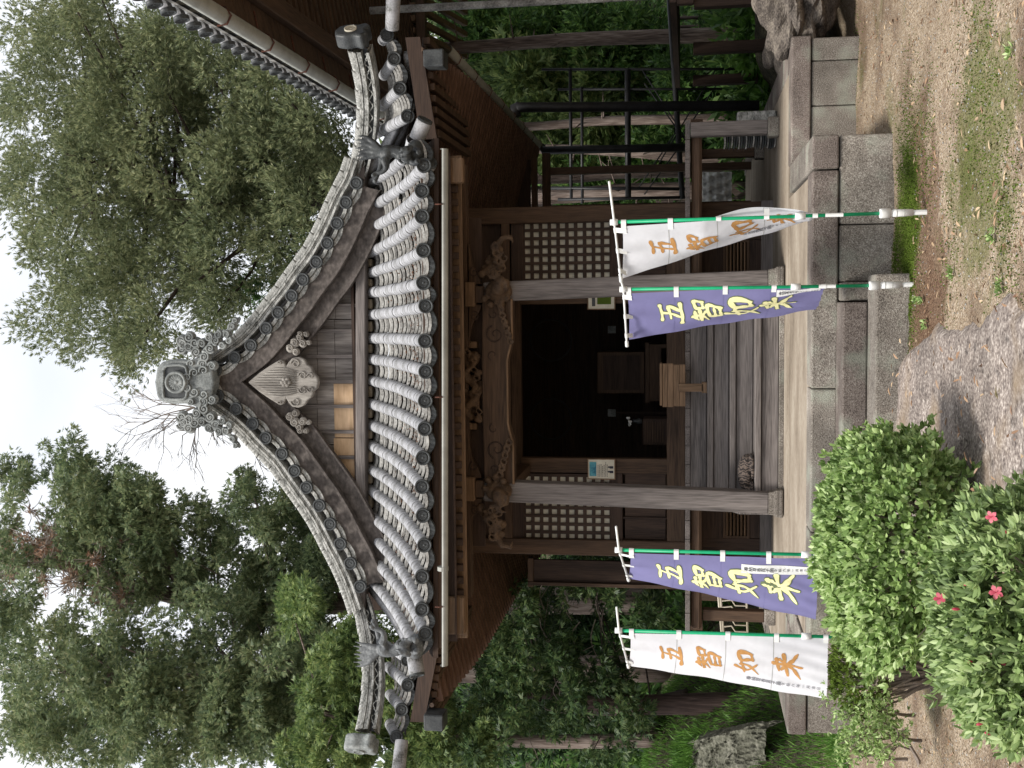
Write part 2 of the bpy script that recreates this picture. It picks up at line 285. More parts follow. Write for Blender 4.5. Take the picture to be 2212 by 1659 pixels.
def groundmat():
    m, nt, b = _m('gravelly_earth'); N, L = nt.nodes, nt.links
    tc = N.new('ShaderNodeTexCoord')
    def noise(s, det=5, off=0, st=(1, 1, 1)):
        mp = N.new('ShaderNodeMapping'); mp.inputs['Location'].default_value = (off, off * 2, 0); mp.inputs['Scale'].default_value = st; L.new(tc.outputs['Object'], mp.inputs[0])
        n = N.new('ShaderNodeTexNoise'); n.inputs['Scale'].default_value = s; n.inputs['Detail'].default_value = det; n.inputs['Roughness'].default_value = .6; L.new(mp.outputs[0], n.inputs[0]); return n.outputs[0]
    def ramp(src, st):
        r = N.new('ShaderNodeValToRGB'); e = r.color_ramp.elements; e[0].position = st[0][0]; e[0].color = (*st[0][1], 1); e[1].position = st[-1][0]; e[1].color = (*st[-1][1], 1)
        for p, c in st[1:-1]:
            q = e.new(p); q.color = (*c, 1)
        L.new(src, r.inputs[0]); return r.outputs[0]
    def mix(f, a, c):
        x = N.new('ShaderNodeMix'); x.data_type = 'RGBA'; L.new(f, x.inputs[0]); L.new(a, x.inputs[6]); L.new(c, x.inputs[7]); return x.outputs[2]
    def rng_(src, a, c, lo=0, hi=1):
        r = N.new('ShaderNodeMapRange'); r.inputs[1].default_value = a; r.inputs[2].default_value = c; r.inputs[3].default_value = lo; r.inputs[4].default_value = hi; L.new(src, r.inputs[0]); return r.outputs[0]
    fine = noise(85, 3); grit = ramp(fine, [(.33, (.12, .08, .052)), (.46, (.32, .235, .155)), (.56, (.46, .36, .25)), (.66, (.7, .6, .48))])
    v = N.new('ShaderNodeTexVoronoi'); v.inputs['Scale'].default_value = 48; L.new(tc.outputs['Object'], v.inputs[0])
    pv = ramp(v.outputs['Color'], [(.1, (.17, .12, .083)), (.5, (.38, .3, .215)), (.9, (.64, .55, .45))])
    base = mix(rng_(noise(40, 2, 7), .45, .6, 0, .75), grit, pv)
    brown = ramp(noise(60, 4, 3), [(.35, (.07, .045, .03)), (.65, (.23, .15, .1))])
    c1 = mix(rng_(noise(1.0, 6, 5), .47, .62, 0, .8), base, brown)
    green = ramp(noise(70, 4, 9), [(.35, (.04, .05, .014)), (.55, (.12, .15, .035)), (.7, (.25, .26, .09))])
    c2 = mix(rng_(noise(1.5, 7, 15), .54, .68, 0, .55), c1, green)
    def spot(cx, cy, rad, colr, src, seed, amt=.85):
        vm = N.new('ShaderNodeVectorMath'); vm.operation = 'DISTANCE'; vm.inputs[1].default_value = (cx, cy, 0); L.new(tc.outputs['Object'], vm.inputs[0])
        ad = N.new('ShaderNodeMath'); ad.operation = 'MULTIPLY_ADD'; L.new(noise(3.5, 7, seed), ad.inputs[0]); ad.inputs[1].default_value = -1.9 * rad; L.new(vm.outputs['Value'], ad.inputs[2])
        return mix(rng_(ad.outputs[0], -.25 * rad, -.0 * rad, amt, 0), src, colr)
    q1, q2, q3, q4 = QZ(1985, 560, 0), QZ(1958, 470, 0), QZ(2010, 690, 0), QZ(2120, 330, 0)
    rust = ramp(noise(75, 4, 33), [(.35, (.06, .032, .02)), (.55, (.19, .11, .068)), (.7, (.42, .32, .21))])
    mossc = ramp(noise(80, 4, 35), [(.35, (.05, .06, .012)), (.6, (.13, .17, .03)), (.72, (.26, .28, .08))])
    c2 = spot(q1.x, q1.y, .95, rust, c2, 31, .7); c2 = spot(q3.x, q3.y, .55, rust, c2, 36); c2 = spot(q2.x, q2.y, .55, mossc, c2, 32); c2 = spot(q4.x, q4.y, .8, mossc, c2, 38, .55)
    # far back and on the banks the earth is dark leaf mould
    sx = N.new('ShaderNodeSeparateXYZ'); L.new(tc.outputs['Object'], sx.inputs[0])
    mould = ramp(noise(18, 6, 2), [(.35, (.03, .026, .018)), (.6, (.11, .1, .065)), (.72, (.2, .19, .13))])
    far = rng_(sx.outputs[1], 12, 13.5); c3 = mix(far, c2, mould)
    L.new(c3, b.inputs['Base Color']); b.inputs['Roughness'].default_value = .95; b.inputs['Specular IOR Level'].default_value = .15
    bm = N.new('ShaderNodeBump'); bm.inputs['Strength'].default_value = .9; bm.inputs['Distance'].default_value = .025; L.new(fine, bm.inputs['Height'])
    b2 = N.new('ShaderNodeBump'); b2.inputs['Strength'].default_value = .6; b2.inputs['Distance'].default_value = .02; L.new(v.outputs['Distance'], b2.inputs['Height']); L.new(bm.outputs[0], b2.inputs['Normal'])
    L.new(b2.outputs[0], b.inputs['Normal']); return m
M['ground'] = groundmat()
gm = npmesh('ground', np.stack([GX, GY, GZ], -1), F, M['ground'], True)
put('ground', gm, None, kind='structure')

# rock path: one worn slab of bedrock in front of the steps
outl = np.array([(QZ(a, b, .03).x, QZ(a, b, .03).y) for a, b in [(1908, 1200), (1906, 900), (1909, 800), (1925, 765), (1955, 733), (2000, 712), (2045, 690), (2090, 668), (2140, 655), (2212, 634), (2420, 600), (2420, 1180), (2212, 1150), (2080, 1190), (2000, 1210)]])
def inside(px, py, poly):
    c = np.zeros(px.shape, bool); dmin = np.full(px.shape, 9.); n = len(poly)
    for i in range(n):
        x1, y1 = poly[i]; x2, y2 = poly[(i + 1) % n]
        cond = ((y1 > py) != (y2 > py)) & (px < (x2 - x1) * (py - y1) / (y2 - y1 + 1e-12) + x1); c ^= cond
        t = np.clip(((px - x1) * (x2 - x1) + (py - y1) * (y2 - y1)) / ((x2 - x1) ** 2 + (y2 - y1) ** 2), 0, 1)
        dmin = np.minimum(dmin, np.hypot(px - x1 - t * (x2 - x1), py - y1 - t * (y2 - y1)))
    return np.where(c, dmin, -dmin)
rx = np.arange(-2.7, 1.6, .025); ry = np.arange(4.2, 8.75, .03); AX, AY = np.meshgrid(rx, ry)
dd = inside(AX, AY, outl) + .05 * vnoise(AX * 4, AY * 4, 21)
AZ = -.05 + .085 * sstep(-.02, .12, dd) + (.009 * vnoise(AX * 2.0, AY * 2.0, 22) + .004 * vnoise(AX * 9, AY * 9, 23)) * sstep(0, .2, dd) + .05 * sstep(7.6, 8.6, AY) * sstep(0, .2, dd)
crack = np.abs(vnoise(AX * 1.3, AY * 1.3, 31)); AZ -= .012 * (1 - sstep(0, .05, crack)) * sstep(0.1, .3, dd)
i2 = np.arange(AX.size).reshape(AX.shape); F2 = np.stack([i2[:-1, :-1], i2[:-1, 1:], i2[1:, 1:], i2[1:, :-1]], -1).reshape(-1, 4)
keep = (dd.ravel()[F2] > -.06).any(1)
def rockx(N, L, src, col, noise):
    r = N.new('ShaderNodeMapRange'); r.inputs[1].default_value = .42; r.inputs[2].default_value = .6; r.inputs[3].default_value = .8; r.inputs[4].default_value = 1.08
    L.new(noise(2.2, (1, 1, 1), 7), r.inputs[0]); s = N.new('ShaderNodeVectorMath'); s.operation = 'SCALE'; L.new(col, s.inputs[0]); L.new(r.outputs[0], s.inputs[3])
    m2 = N.new('ShaderNodeMapRange'); m2.inputs[1].default_value = .56; m2.inputs[2].default_value = .7; m2.inputs[4].default_value = .7; L.new(noise(1.6, (1, 1, 1), 5), m2.inputs[0])
    x = N.new('ShaderNodeMix'); x.data_type = 'RGBA'; L.new(m2.outputs[0], x.inputs[0]); L.new(s.outputs[0], x.inputs[6]); x.inputs[7].default_value = (.27, .2, .13, 1); return x.outputs[2]
M['rock'] = nmat('mottled_bedrock', [(.35, (.08, .064, .058)), (.46, (.2, .165, .145)), (.55, (.29, .245, .215)), (.65, (.52, .46, .41))], sc=12, sc2=52, mix2=.72, rough=.9, bump=.8, dist=.012, extra=rockx)
rm = npmesh('rock_path', np.stack([AX, AY, AZ], -1), F2[keep], M['rock'], True)
put('rock_path', rm, None, kind='structure')

# ================================================================ stone platform
PL = thing('stone_platform', 'low granite platform of dressed blocks with three front steps, carrying the wooden worship hall', 'platform', (-.93, 12, 0))
hx0, hx1, hy0, hy1 = -4.36, 2.56, 11.45, 21.0; px0, px1, py0 = -3.19, 1.327, 9.45
fl = put('earthen_floor', MB().box((hx0 + .3, hy0 + .3, PZ - .3), (hx1 - .3, hy1 - .3, PZ - .006)), M['floor'], PL)
put('earthen_floor', MB().box((px0 + .3, py0 + .25, PZ - .3), (px1 - .3, hy0 + .34, PZ - .012)), M['floor'], PL)
def stones(name, p, q, cuts, z0, z1, th, m, out):
    """blocks along a straight edge from p to q, outward normal out"""
    p, q = Vector(p), Vector(q); d = (q - p); Lh = d.length; d.normalize(); o = Vector(out)
    c = [0] + [t for t in cuts] + [Lh]
    for a, b in zip(c[:-1], c[1:]):
        j = rnd.uniform(-.004, .004); s = p + d * (a + .004) + o * j; e = p + d * (b - .004) + o * j; w = (e - s)
        mb = MB(); base = s - o * th
        mb.add([base + Vector((0, 0, z0)), base + w + Vector((0, 0, z0)), e + Vector((0, 0, z0)), s + Vector((0, 0, z0)), base + Vector((0, 0, z1)), base + w + Vector((0, 0, z1)), e + Vector((0, 0, z1 - .002)), s + Vector((0, 0, z1 - .002))],
               [(0, 3, 2, 1), (4, 5, 6, 7), (0, 1, 5, 4), (1, 2, 6, 5), (2, 3, 7, 6), (3, 0, 4, 7)])
        bevel(put(name, mb, m, PL), .014, 2)
CH = .185; CP = .205
stones('cap_stone', (hx0, hy0, 0), (px0 - .01, hy0, 0), [], PZ - CH, PZ, .3, M['stonered'], (0, -1, 0))
stones('cap_stone', (px1 + .01, hy0, 0), (hx1, hy0, 0), [], PZ - CH, PZ, .3, M['stonered'], (0, -1, 0))
stones('cap_stone', (hx1, hy0 + .3, 0), (hx1, hy1, 0), [1.6, 3.4, 5.2, 7], PZ - CH, PZ, .3, M['stonered'], (1, 0, 0))
stones('cap_stone', (hx0, hy1, 0), (hx0, hy0 + .3, 0), [2.2, 4, 6, 7.7], PZ - CH, PZ, .3, M['stone'], (-1, 0, 0))
stones('cap_stone', (px1, py0, 0), (px1, hy0 + .06, 0), [1.05], PZ - CP, PZ + .004, .27, M['stone'], (1, 0, 0))
stones('cap_stone', (px0, hy0 + .06, 0), (px0, py0, 0), [.9], PZ - CP, PZ + .004, .27, M['stone'], (-1, 0, 0))
stones('cap_stone', (px0 + .28, py0, 0), (.12, py0, 0), [1.02, 2.2], PZ - CP, PZ, .34, M['stone'], (0, -1, 0))
stones('cap_stone', (.12, py0, 0), (px1 - .28, py0, 0), [], PZ - CP, PZ + .003, .34, M['stonered'], (0, -1, 0))
stones('cap_stone', (px1 - .272, py0, 0), (px1, py0, 0), [], PZ - CP, PZ + .002, .3, M['stonered'], (0, -1, 0)); stones('cap_stone', (px0, py0, 0), (px0 + .272, py0, 0), [], PZ - CP, PZ + .002, .3, M['stonered'], (0, -1, 0))
def face(*a, **k): stones('face_stone', *a)
face((hx0 + .02, hy0 + .02, 0), (px0, hy0 + .02, 0), [.62], -.05, PZ - CH - .008, .25, M['stone'], (0, -1, 0))
face((px1, hy0 + .02, 0), (hx1 - .02, hy0 + .02, 0), [.56, .99], -.05, PZ - CH - .008, .25, M['stone'], (0, -1, 0))
face((hx1 - .02, hy0 + .27, 0), (hx1 - .02, hy1, 0), [1.1, 2.3, 3.6, 5, 6.6, 8], -.05, PZ - CH - .008, .25, M['stone'], (1, 0, 0))
face((hx0 + .02, hy1, 0), (hx0 + .02, hy0 + .27, 0), [1.5, 3, 4.6, 6, 7.5], -.05, PZ - CH - .008, .25, M['stone'], (-1, 0, 0))
face((px1 - .015, py0 + .28, 0), (px1 - .015, hy0 + .02, 0), [.8], -.05, PZ - CP - .008, .25, M['stone'], (1, 0, 0))
face((px0 + .015, hy0 + .02, 0), (px0 + .015, py0 + .28, 0), [.8], -.05, PZ - CP - .008, .25, M['stone'], (-1, 0, 0))
face((px0, py0 + .02, 0), (-1.9, py0 + .02, 0), [.7], -.08, PZ - CP - .008, .28, M['stone'], (0, -1, 0))
face((.15, py0 + .02, 0), (px1, py0 + .02, 0), [.46], -.08, PZ - CP - .008, .28, M['stone'], (0, -1, 0))
bevel(put('cheek_stone', MB().box((.0, 9.12, .13), (.145, 9.46, PZ - CP - .006)), M['stone'], PL), .015, 2)
bevel(put('cheek_stone', MB().box((.0, 9.08, -.06), (.15, 9.46, .122)), M['stone'], PL), .015, 2)
# step 2 and 3
stones('step_stone', (-1.9, 9.08, 0), (-.006, 9.08, 0), [], 1.6 - 1.356, 1.6 - 1.168, .5, M['stonered'], (0, -1, 0))
stones('step_stone', (-1.95, 8.71, 0), (.2, 8.71, 0), [], -.08, 1.6 - 1.358, .4, M['stone'], (0, -1, 0))
put('step_filling', MB().box((-1.89, 9.2, -.05), (-.01, 9.75, .24)), M['stone'], PL)

# ================================================================ timber hall
H = thing('temple_hall', 'weathered timber worship hall with pale tiled gable roof and open dark doorway', 'temple hall', (-.96, 16, PZ))
def RB(Vt, Vb, ya, yb, d, th):
    """box whose front face stands at depth d and covers the measured rectangle"""
    y1, y0 = max(ya, yb), min(ya, yb); vm = (Vt + Vb) / 2; ym = (y0 + y1) / 2
    return (Q(vm, y1, d).x, d, Q(Vb, ym, d).z), (Q(vm, y0, d).x, d + th, Q(Vt, ym, d).z)
def rb(name, Vt, Vb, ya, yb, d, th, m, bv=.006, parent=None, label=None):
    o = put(name, MB().box(*RB(Vt, Vb, ya, yb, d, th)), M[m] if isinstance(m, str) else m, parent or H, label=label)
    if bv: bevel(o, bv)
    return o
XL, XR = Q(1300, 1184, 14).x, Q(1300, 461, 14).x      # hall corner posts
yF, yB = 14.0, 18.1; ZW = 1.6 + 2.85
EN = 1.6 + .052                                        # verandah floor
eL, eR = Q(1487, 1363, 13.1).x, Q(1487, 260, 13.1).x
# --- body posts
PW = .2
def post(x, y, z0=PZ, z1=ZW, w=PW, m='wood_z'): bevel(put('post', MB().box((x - w / 2, y, z0), (x + w / 2, y + w, z1)), M[m], H), .01)
for x in (XL, XR):
    post(x, yF); post(x, yB - PW); post(x, 16.0)
# front wall members
dt, db = 1125, 1440
rb('door_post', 1104, 1481, 990, 1022, yF + .03, .12, 'wood_z'); rb('door_post', 1104, 1481, 630, 656, yF + .03, .12, 'wood_z')
rb('lintel', 1104, 1125, 1022, 630, yF + .025, .14, 'wood_x')
rb('head_rail', 1086, 1103, 1170, 478, yF + .01, .16, 'wood_x')
rb('threshold', 1440, 1480, 1170, 478, yF + .012, .18, 'wood_x')
rb('wall_board', 960, 1086, 1172, 476, yF + .07, .03, 'dk_x')
def lattice(yl, yr, cols, rows, Vt, Vb, d):
    a, b = RB(Vt, Vb, yl, yr, d, .03); p = sub('lattice_panel', H)
    put('paper_backing', MB().box((a[0], d + .035, a[2]), (b[0], d + .04, b[2])), M['paper'], p)
    mb = MB(); W_ = b[0] - a[0]; Hh = b[2] - a[2]
    cw, rh = W_ / cols, Hh / rows
    for i in range(cols + 1):
        x = a[0] + i * cw; w = .019; mb.box((x - w, d, a[2] - .02), (x + w, d + .03, b[2] + .02))
    put('lattice_bars', mb, M['dk_z'], p)
    mb = MB()
    for j in range(rows + 1):
        z = a[2] + j * rh; w = .021; mb.box((a[0] - .02, d + .003, z - w), (b[0] + .02, d + .033, z + w))
    put('lattice_rails', mb, M['dk_x'], p); return p
lattice(604, 478, 7, 10, 1130, 1320, yF + .06); rb('lattice_frame', 1104, 1131, 628, 478, yF + .045, .05, 'dk_x'); rb('lattice_frame', 1319, 1345, 628, 478, yF + .045, .05, 'dk_x')
lattice(1168, 1027, 8, 10, 1132, 1320, yF + .06); rb('lattice_frame', 1104, 1132, 1170, 1022, yF + .045, .05, 'dk_x'); rb('lattice_frame', 1319, 1345, 1170, 1022, yF + .045, .05, 'dk_x')
for yl, yr in ((1165, 1120), (1117, 1072), (1069, 1024), (626, 580), (577, 530), (527, 482)):
    rb('wainscot_panel', 1350, 1438, yl, yr, yF + .075, .02, 'dk_z', .004)
    rb('wainscot_stile', 1346, 1440, yr + 1.5, yr - 2.5, yF + .055, .03, 'dk_z', .003)
rb('wall_board', 1104, 1440, 481, 474, yF + .05, .05, 'dk_z'); rb('wall_board', 1104, 1440, 1172, 1166, yF + .05, .05, 'dk_z')
# sides, back, floor, ceiling
for x, s in ((XL, -1), (XR, 1)):
    for k in range(9):
        z0 = PZ + .1 + k * (ZW - PZ - .1) / 9; put('side_board', MB().box((x - .02, yF + .2, z0 + .004), (x + .02, yB - .2, z0 + (ZW - PZ - .1) / 9 - .004)), M['dk_y'], H)
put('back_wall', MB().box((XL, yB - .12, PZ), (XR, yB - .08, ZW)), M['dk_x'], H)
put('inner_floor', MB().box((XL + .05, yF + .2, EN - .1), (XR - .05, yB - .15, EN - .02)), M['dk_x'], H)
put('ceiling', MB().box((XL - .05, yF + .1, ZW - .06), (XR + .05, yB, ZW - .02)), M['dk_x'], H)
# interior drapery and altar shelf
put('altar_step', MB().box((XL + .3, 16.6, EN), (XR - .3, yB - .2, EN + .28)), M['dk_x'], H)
# --- verandah
rb('edge_beam', 1494, 1516, 1361, 263, 13.12, .16, 'wood_x', .03)
n = 27; bw = (eR - eL) / n
for i in range(n):
    j = rnd.uniform(0, .008); bevel(put('floor_board', MB().box((eL + i * bw + .002, 13.08 - j, EN - .055), (eL + (i + 1) * bw - .002, 13.98, EN)), M['grey_y'], H), .004)
for k, (xa, xb) in enumerate(((eL, XL - .1), (XR + .1, eR))):
    for i in range(14):
        y = 13.99 + i * .3; put('floor_board', MB().box((xa, y + .002, EN - .055), (xb, y + .296, EN)), M['grey_x'], H)
    xe = (eL + .03, eR - .03)[k]
    put('edge_beam', MB().box((xe - .07, 13.28, EN - .2), (xe + .07, 18.2, EN - .06)), M['wood_y'], H)
def stub(y, d, w, ztop, lab=None, m='grey_z'):
    x = Q(1580, y, d).x; bevel(put('verandah_post', MB().box((x - w / 2, d, PZ + .12), (x + w / 2, d + w, ztop)), M[m], H), .008)
    bevel(put('base_stone', MB().box((x - w / 2 - .03, d - .03, PZ - .01), (x + w / 2 + .03, d + w + .03, PZ + .12)), M['stone'], H), .02, 2)
stub(276, 13.0, .155, EN - .06); stub(1331, 13.2, .13, EN - .2, m='wood_z')
for d in (15.6, 17.9):
    stub(330, d, .12, EN - .2, m='wood_z'); stub(1290, d, .12, EN - .2, m='wood_z')
# foundation wall below the hall with two vents
for ya, yb in ((1205, 1163), (1102, 1030), (618, 603), (518, 470)):
    rb('foundation_board', 1516, 1660, ya, yb, 13.95, .04, 'dk_z', .004)
rb('foundation_board', 1516, 1660, 1030, 620, 13.99, .04, 'dk_x')
for ya, yb in ((1163, 1102), (603, 518)):
    rb('foundation_board', 1516, 1562, ya, yb, 13.95, .04, 'dk_x', .004); rb('foundation_board', 1619, 1660, ya, yb, 13.95, .04, 'dk_x', .004)
    v = sub('vent', H); a, b = RB(1562, 1619, ya, yb, 13.93, .04)
    mb = MB(); t = .03; mb.box(a, (b[0], b[1], a[2] + t)); mb.box((a[0], a[1], b[2] - t), b); mb.box((a[0], a[1], a[2] + t), (a[0] + t, b[1], b[2] - t)); mb.box((b[0] - t, a[1], a[2] + t), (b[0], b[1], b[2] - t)); put('vent_frame', mb, M['wood_x'], v)
    for i in range(6):
        z = a[2] + t + (i + .5) * (b[2] - a[2] - 2 * t) / 6
        put('vent_slat', MB().beam((a[0] + t, a[1] + .02, z), (b[0] - t, a[1] + .02, z), .035, .014, (0, .5, 1)), M['lt_x'], v)
put('ground_sill', MB().box((XL - .1, 13.9, PZ - .01), (XR + .1, 14.12, PZ + .13)), M['grey_x'], H)
# --- wooden stairs between the pillars
ST = sub('staircase', H)
sx0, sx1 = -2.2, .26
def step(name, y0, y1, z0, z1, m): bevel(put(name, MB().box((sx0, y0, z0), (sx1, y1, z1)), M[m], ST), .007)
zt = lambda v, d: 1.6 - (v - 1490) * d / 2450
step('foot_stone', 12.17, 12.4, PZ - .01, zt(1676, 12.2), 'stone')
step('bottom_block', 12.2, 12.34, zt(1676, 12.2) + .003, zt(1641, 12.2), 'grey_x')
step('tread', 12.17, 12.5, zt(1640, 12.17), zt(1627, 12.17), 'grey_x')
step('riser', 12.5, 12.53, zt(1626, 12.2), zt(1588, 12.5), 'grey_x')
step('tread', 12.47, 12.8, zt(1587, 12.47), zt(1575, 12.47), 'grey_x')
step('riser', 12.8, 12.83, zt(1574, 12.5), zt(1541, 12.8), 'grey_x')
step('tread', 12.77, 13.09, zt(1540, 12.77), zt(1527, 12.77), 'grey_x')
step('riser', 13.08, 13.11, zt(1526, 12.8), EN - .06, 'grey_x')
for x in (sx0 - .03, sx1 + .03): bevel(put('stringer', MB().add([(x - .03, 12.2, PZ + .1), (x + .03, 12.2, PZ + .1), (x + .03, 13.1, PZ + .1), (x - .03, 13.1, PZ + .1), (x - .03, 12.2, PZ + .45), (x + .03, 12.2, PZ + .45), (x + .03, 13.1, EN - .07), (x - .03, 13.1, EN - .07)], [(0, 3, 2, 1), (4, 5, 6, 7), (0, 1, 5, 4), (1, 2, 6, 5), (2, 3, 7, 6), (3, 0, 4, 7)]), M['grey_y'], ST), .006)
# --- porch pillars with base stones
def pillar(top, bot, w):
    a, b = Q(1100, top, 12.1), Q(1662, bot, 12.1); z1 = Q(1044, top, 12.1).z
    mb = MB().beam((b.x, 12.2, b.z), (b.x + (a.x - b.x) * 1.1, 12.2, z1), w, w, (0, 1, 0)); bevel(put('porch_pillar', mb, M['grey_z'], H), .022, 2)
    m2 = MB(); h = PZ + .004
    m2.box((b.x - w * .66, 12.2 - w * .66, h), (b.x + w * .66, 12.2 + w * .66, h + .045)); bevel(put('base_stone', m2, M['stone'], H), .015, 2)
    rows = []
    for z, r in ((0.045, .64), (.07, .64), (.1, .56), (b.z - h + .01, .52)):
        rows.append([(b.x + sx * w * r, 12.2 + sy * w * r, h + z) for sx, sy in ((-1, -1), (1, -1), (1, 1), (-1, 1))])
    o = MB().grid(rows, True); o.add(rows[-1], [(0, 1, 2, 3)]); bevel(put('base_stone', o, M['stone'], H), .01, 2)
pillar(1063, 1087, .225); pillar(629, 590 + 15, .215)
# tie beams pillar -> hall
for y in (1065, 627):
    x = Q(1080, y, 12.2).x; put('tie_beam', MB().box((x - .06, 12.3, 1.6 + 1.98), (x + .06, 14, 1.6 + 2.16)), M['wood_y'], H)

# --- carved rainbow beam between the pillars
def spiral(mb, c, r, turns=1.4, start=0, w=.014, d=12.03, hand=1, n=26):
    pts = []
    for i in range(n):
        t = i / (n - 1); a = start + hand * t * turns * 6.283; rr = r * (1 - .82 * t); pts.append((c[0] + rr * math.cos(a), d, c[1] + rr * math.sin(a)))
    mb.tube(pts, [w * (1 - .5 * i / n) for i in range(n)], 5); return mb
kz0, kz1 = Q(1108, 840, 12.08).z, Q(1044, 840, 12.08).z; kx0, kx1 = Q(1080, 1045, 12.08).x, Q(1080, 646, 12.08).x
N_ = 30; pts = []
for i in range(N_ + 1):
    t = i / N_; x = kx0 + (kx1 - kx0) * t; e = min(t, 1 - t); arch = .055 * float(sstep(.2, .34, np.array(e))); pts.append((x, 12.08, kz0 + arch))
top = [(x, y, kz1 + .015 * math.sin(math.pi * i / N_)) for i, (x, y, z) in enumerate(pts)]
rb_ = put('rainbow_beam', MB().prism(pts + top[::-1], (0, .2, 0)), M['wood_x'], H); bevel(rb_, .012, 2)
put('beam_lip', MB().tube([(x, 12.075, z + .006) for x, y, z in pts], .014, 6), M['lt_x'], H)
sw = MB()
for s, y0 in ((1, 1), (-1, 1)):
    cx = (kx0 + kx1) / 2; hw = (kx1 - kx0) / 2
    spiral(sw, (cx + s * hw * .62, (kz0 + kz1) / 2 + .02), .105, 1.35, 1.57 - s * 1.2, .011, 12.078, s)
    spiral(sw, (cx + s * hw * .40, (kz0 + kz1) / 2 + .05), .06, .8, 1.57 + s * 1.2, .008, 12.078, -s)
    spiral(sw, (cx + s * hw * .84, (kz0 + kz1) / 2 + .04), .05, .9, 1.57, .008, 12.078, s)
put('scroll_groove', sw, M['dk_x'], H)

# --- carvings: remeshed lumps
def carve(name, balls, m, vox=.018, parent=None, noise_amt=.012, tubes=(), label=None):
    mb = MB()
    for b in balls:
        c, r = b[0], b[1]; rot = Matrix.Rotation(b[2], 3, 'Y') if len(b) > 2 else None; mb.ball(c, r, 10, 8, rot)
    for pts, rad in tubes: mb.tube(pts, rad, 7)
    o = put(name, mb, M[m], parent or H, True, label=label)
    rmod = o.modifiers.new('merge', 'REMESH'); rmod.mode = 'VOXEL'; rmod.voxel_size = vox; rmod.use_smooth_shade = True
    if noise_amt:
        tx = bpy.data.textures.new(name, 'CLOUDS'); tx.noise_scale = .07; dm = o.modifiers.new('chisel', 'DISPLACE'); dm.texture = tx; dm.strength = noise_amt * 2; dm.texture_coords = 'LOCAL'
    return o
def lionhead(cx, cz, s, d=11.95):
    B = [((cx, d + .1, cz), (.12, .16, .15)), ((cx + s * .03, d - .05, cz - .03), (.09, .1, .08)), ((cx + s * .09, d - .08, cz - .06), (.06, .06, .05)), ((cx + s * .06, d - .06, cz - .12), (.07, .07, .025))]
    for k in range(14):
        a = k * .9; B.append(((cx - s * .06 + .1 * math.cos(a), d + .04 + .05 * math.sin(a * 2), cz + .02 + .12 * math.sin(a)), .038))
    T = []
    for k in range(7):
        x0 = cx - s * (.12 + .07 * k); T.append(([(x0 + .05 * math.cos(t) * (1 - t / 9), d + .04, cz - .02 - .02 * k + .05 * math.sin(t) * (1 - t / 9)) for t in np.linspace(0, 7, 14)], .014))
    for k in range(4):
        T.append(([(cx + s * .12, d - .08, cz + .05 - .03 * k), (cx + s * .2, d - .04, cz + .1 - .05 * k), (cx + s * (.27 - .02 * k), d, cz + .02 - .05 * k)], [.016, .013, .006]))
    return B, T
for (y, s) in ((1062, -1), (628, 1)):
    c = Q(1075, y, 12.0); B, T = lionhead(c.x, c.z, s); carve('carved_lion_head', B, 'carve', .014, tubes=T)
# dragon noses outward of the pillars
for (y0, y1) in ((1095, 1158), (600, 535)):
    a, b = Q(1070, y0, 12.1), Q(1085, y1, 12.1); B = []; T = []
    for k in range(26):
        t = rnd.random(); B.append(((a.x + (b.x - a.x) * t, 12.12 + rnd.uniform(-.05, .05), a.z + .08 - .1 * t + rnd.uniform(-.13, .1) * (1 - .4 * t)), rnd.uniform(.022, .05)))
    for k in range(7):
        t = k / 6; cx, cz = a.x + (b.x - a.x) * t, a.z - .06 * t + rnd.uniform(-.08, .08); T.append(([(cx + .06 * math.cos(q) * (1 - q / 9), 12.06, cz + .06 * math.sin(q) * (1 - q / 9)) for q in np.linspace(0, 7, 16)], .013))
    T.append(([(b.x, 12.1, b.z + .06), (b.x + (b.x - a.x) * .3, 12.08, b.z), (b.x + (b.x - a.x) * .35, 12.06, b.z - .1), (b.x + (b.x - a.x) * .15, 12.08, b.z - .12)], [.04, .035, .025, .012]))
    carve('carved_dragon_nose', B, 'carve', .014, tubes=T)
# dragon over the beam
B = []; T = []; a, b = Q(1022, 905, 12.15), Q(1022, 760, 12.15)
for k in range(60):
    t = rnd.random(); B.append(((a.x + (b.x - a.x) * t, 12.16 + rnd.uniform(-.06, .05), a.z + rnd.uniform(-.1, .08)), rnd.uniform(.018, .045)))
T.append(([(a.x + (b.x - a.x) * t, 12.1 + .04 * math.cos(t * 14), a.z + .07 * math.sin(t * 12)) for t in np.linspace(0, 1, 24)], [.045 * (1 - .5 * t) for t in np.linspace(0, 1, 24)]))
for k in range(9):
    t = k / 8; cx, cz = a.x + (b.x - a.x) * t, a.z + rnd.uniform(-.09, .06); T.append(([(cx + .05 * math.cos(q) * (1 - q / 9), 12.08, cz + .05 * math.sin(q) * (1 - q / 9)) for q in np.linspace(0, 7, 16)], .011))
carve('carved_dragon', B, 'carve', .014, tubes=T)
for y in (745, 921): rb('strut_block', 1005, 1030, y + 7, y - 7, 12.14, .12, 'lt_x')
rb('eave_purlin', 1004, 1012, 1290, 355, 12.1, .14, 'wood_x'); rb('bracket_board', 1012, 1044, 1180, 470, 12.24, .03, 'dk_x')
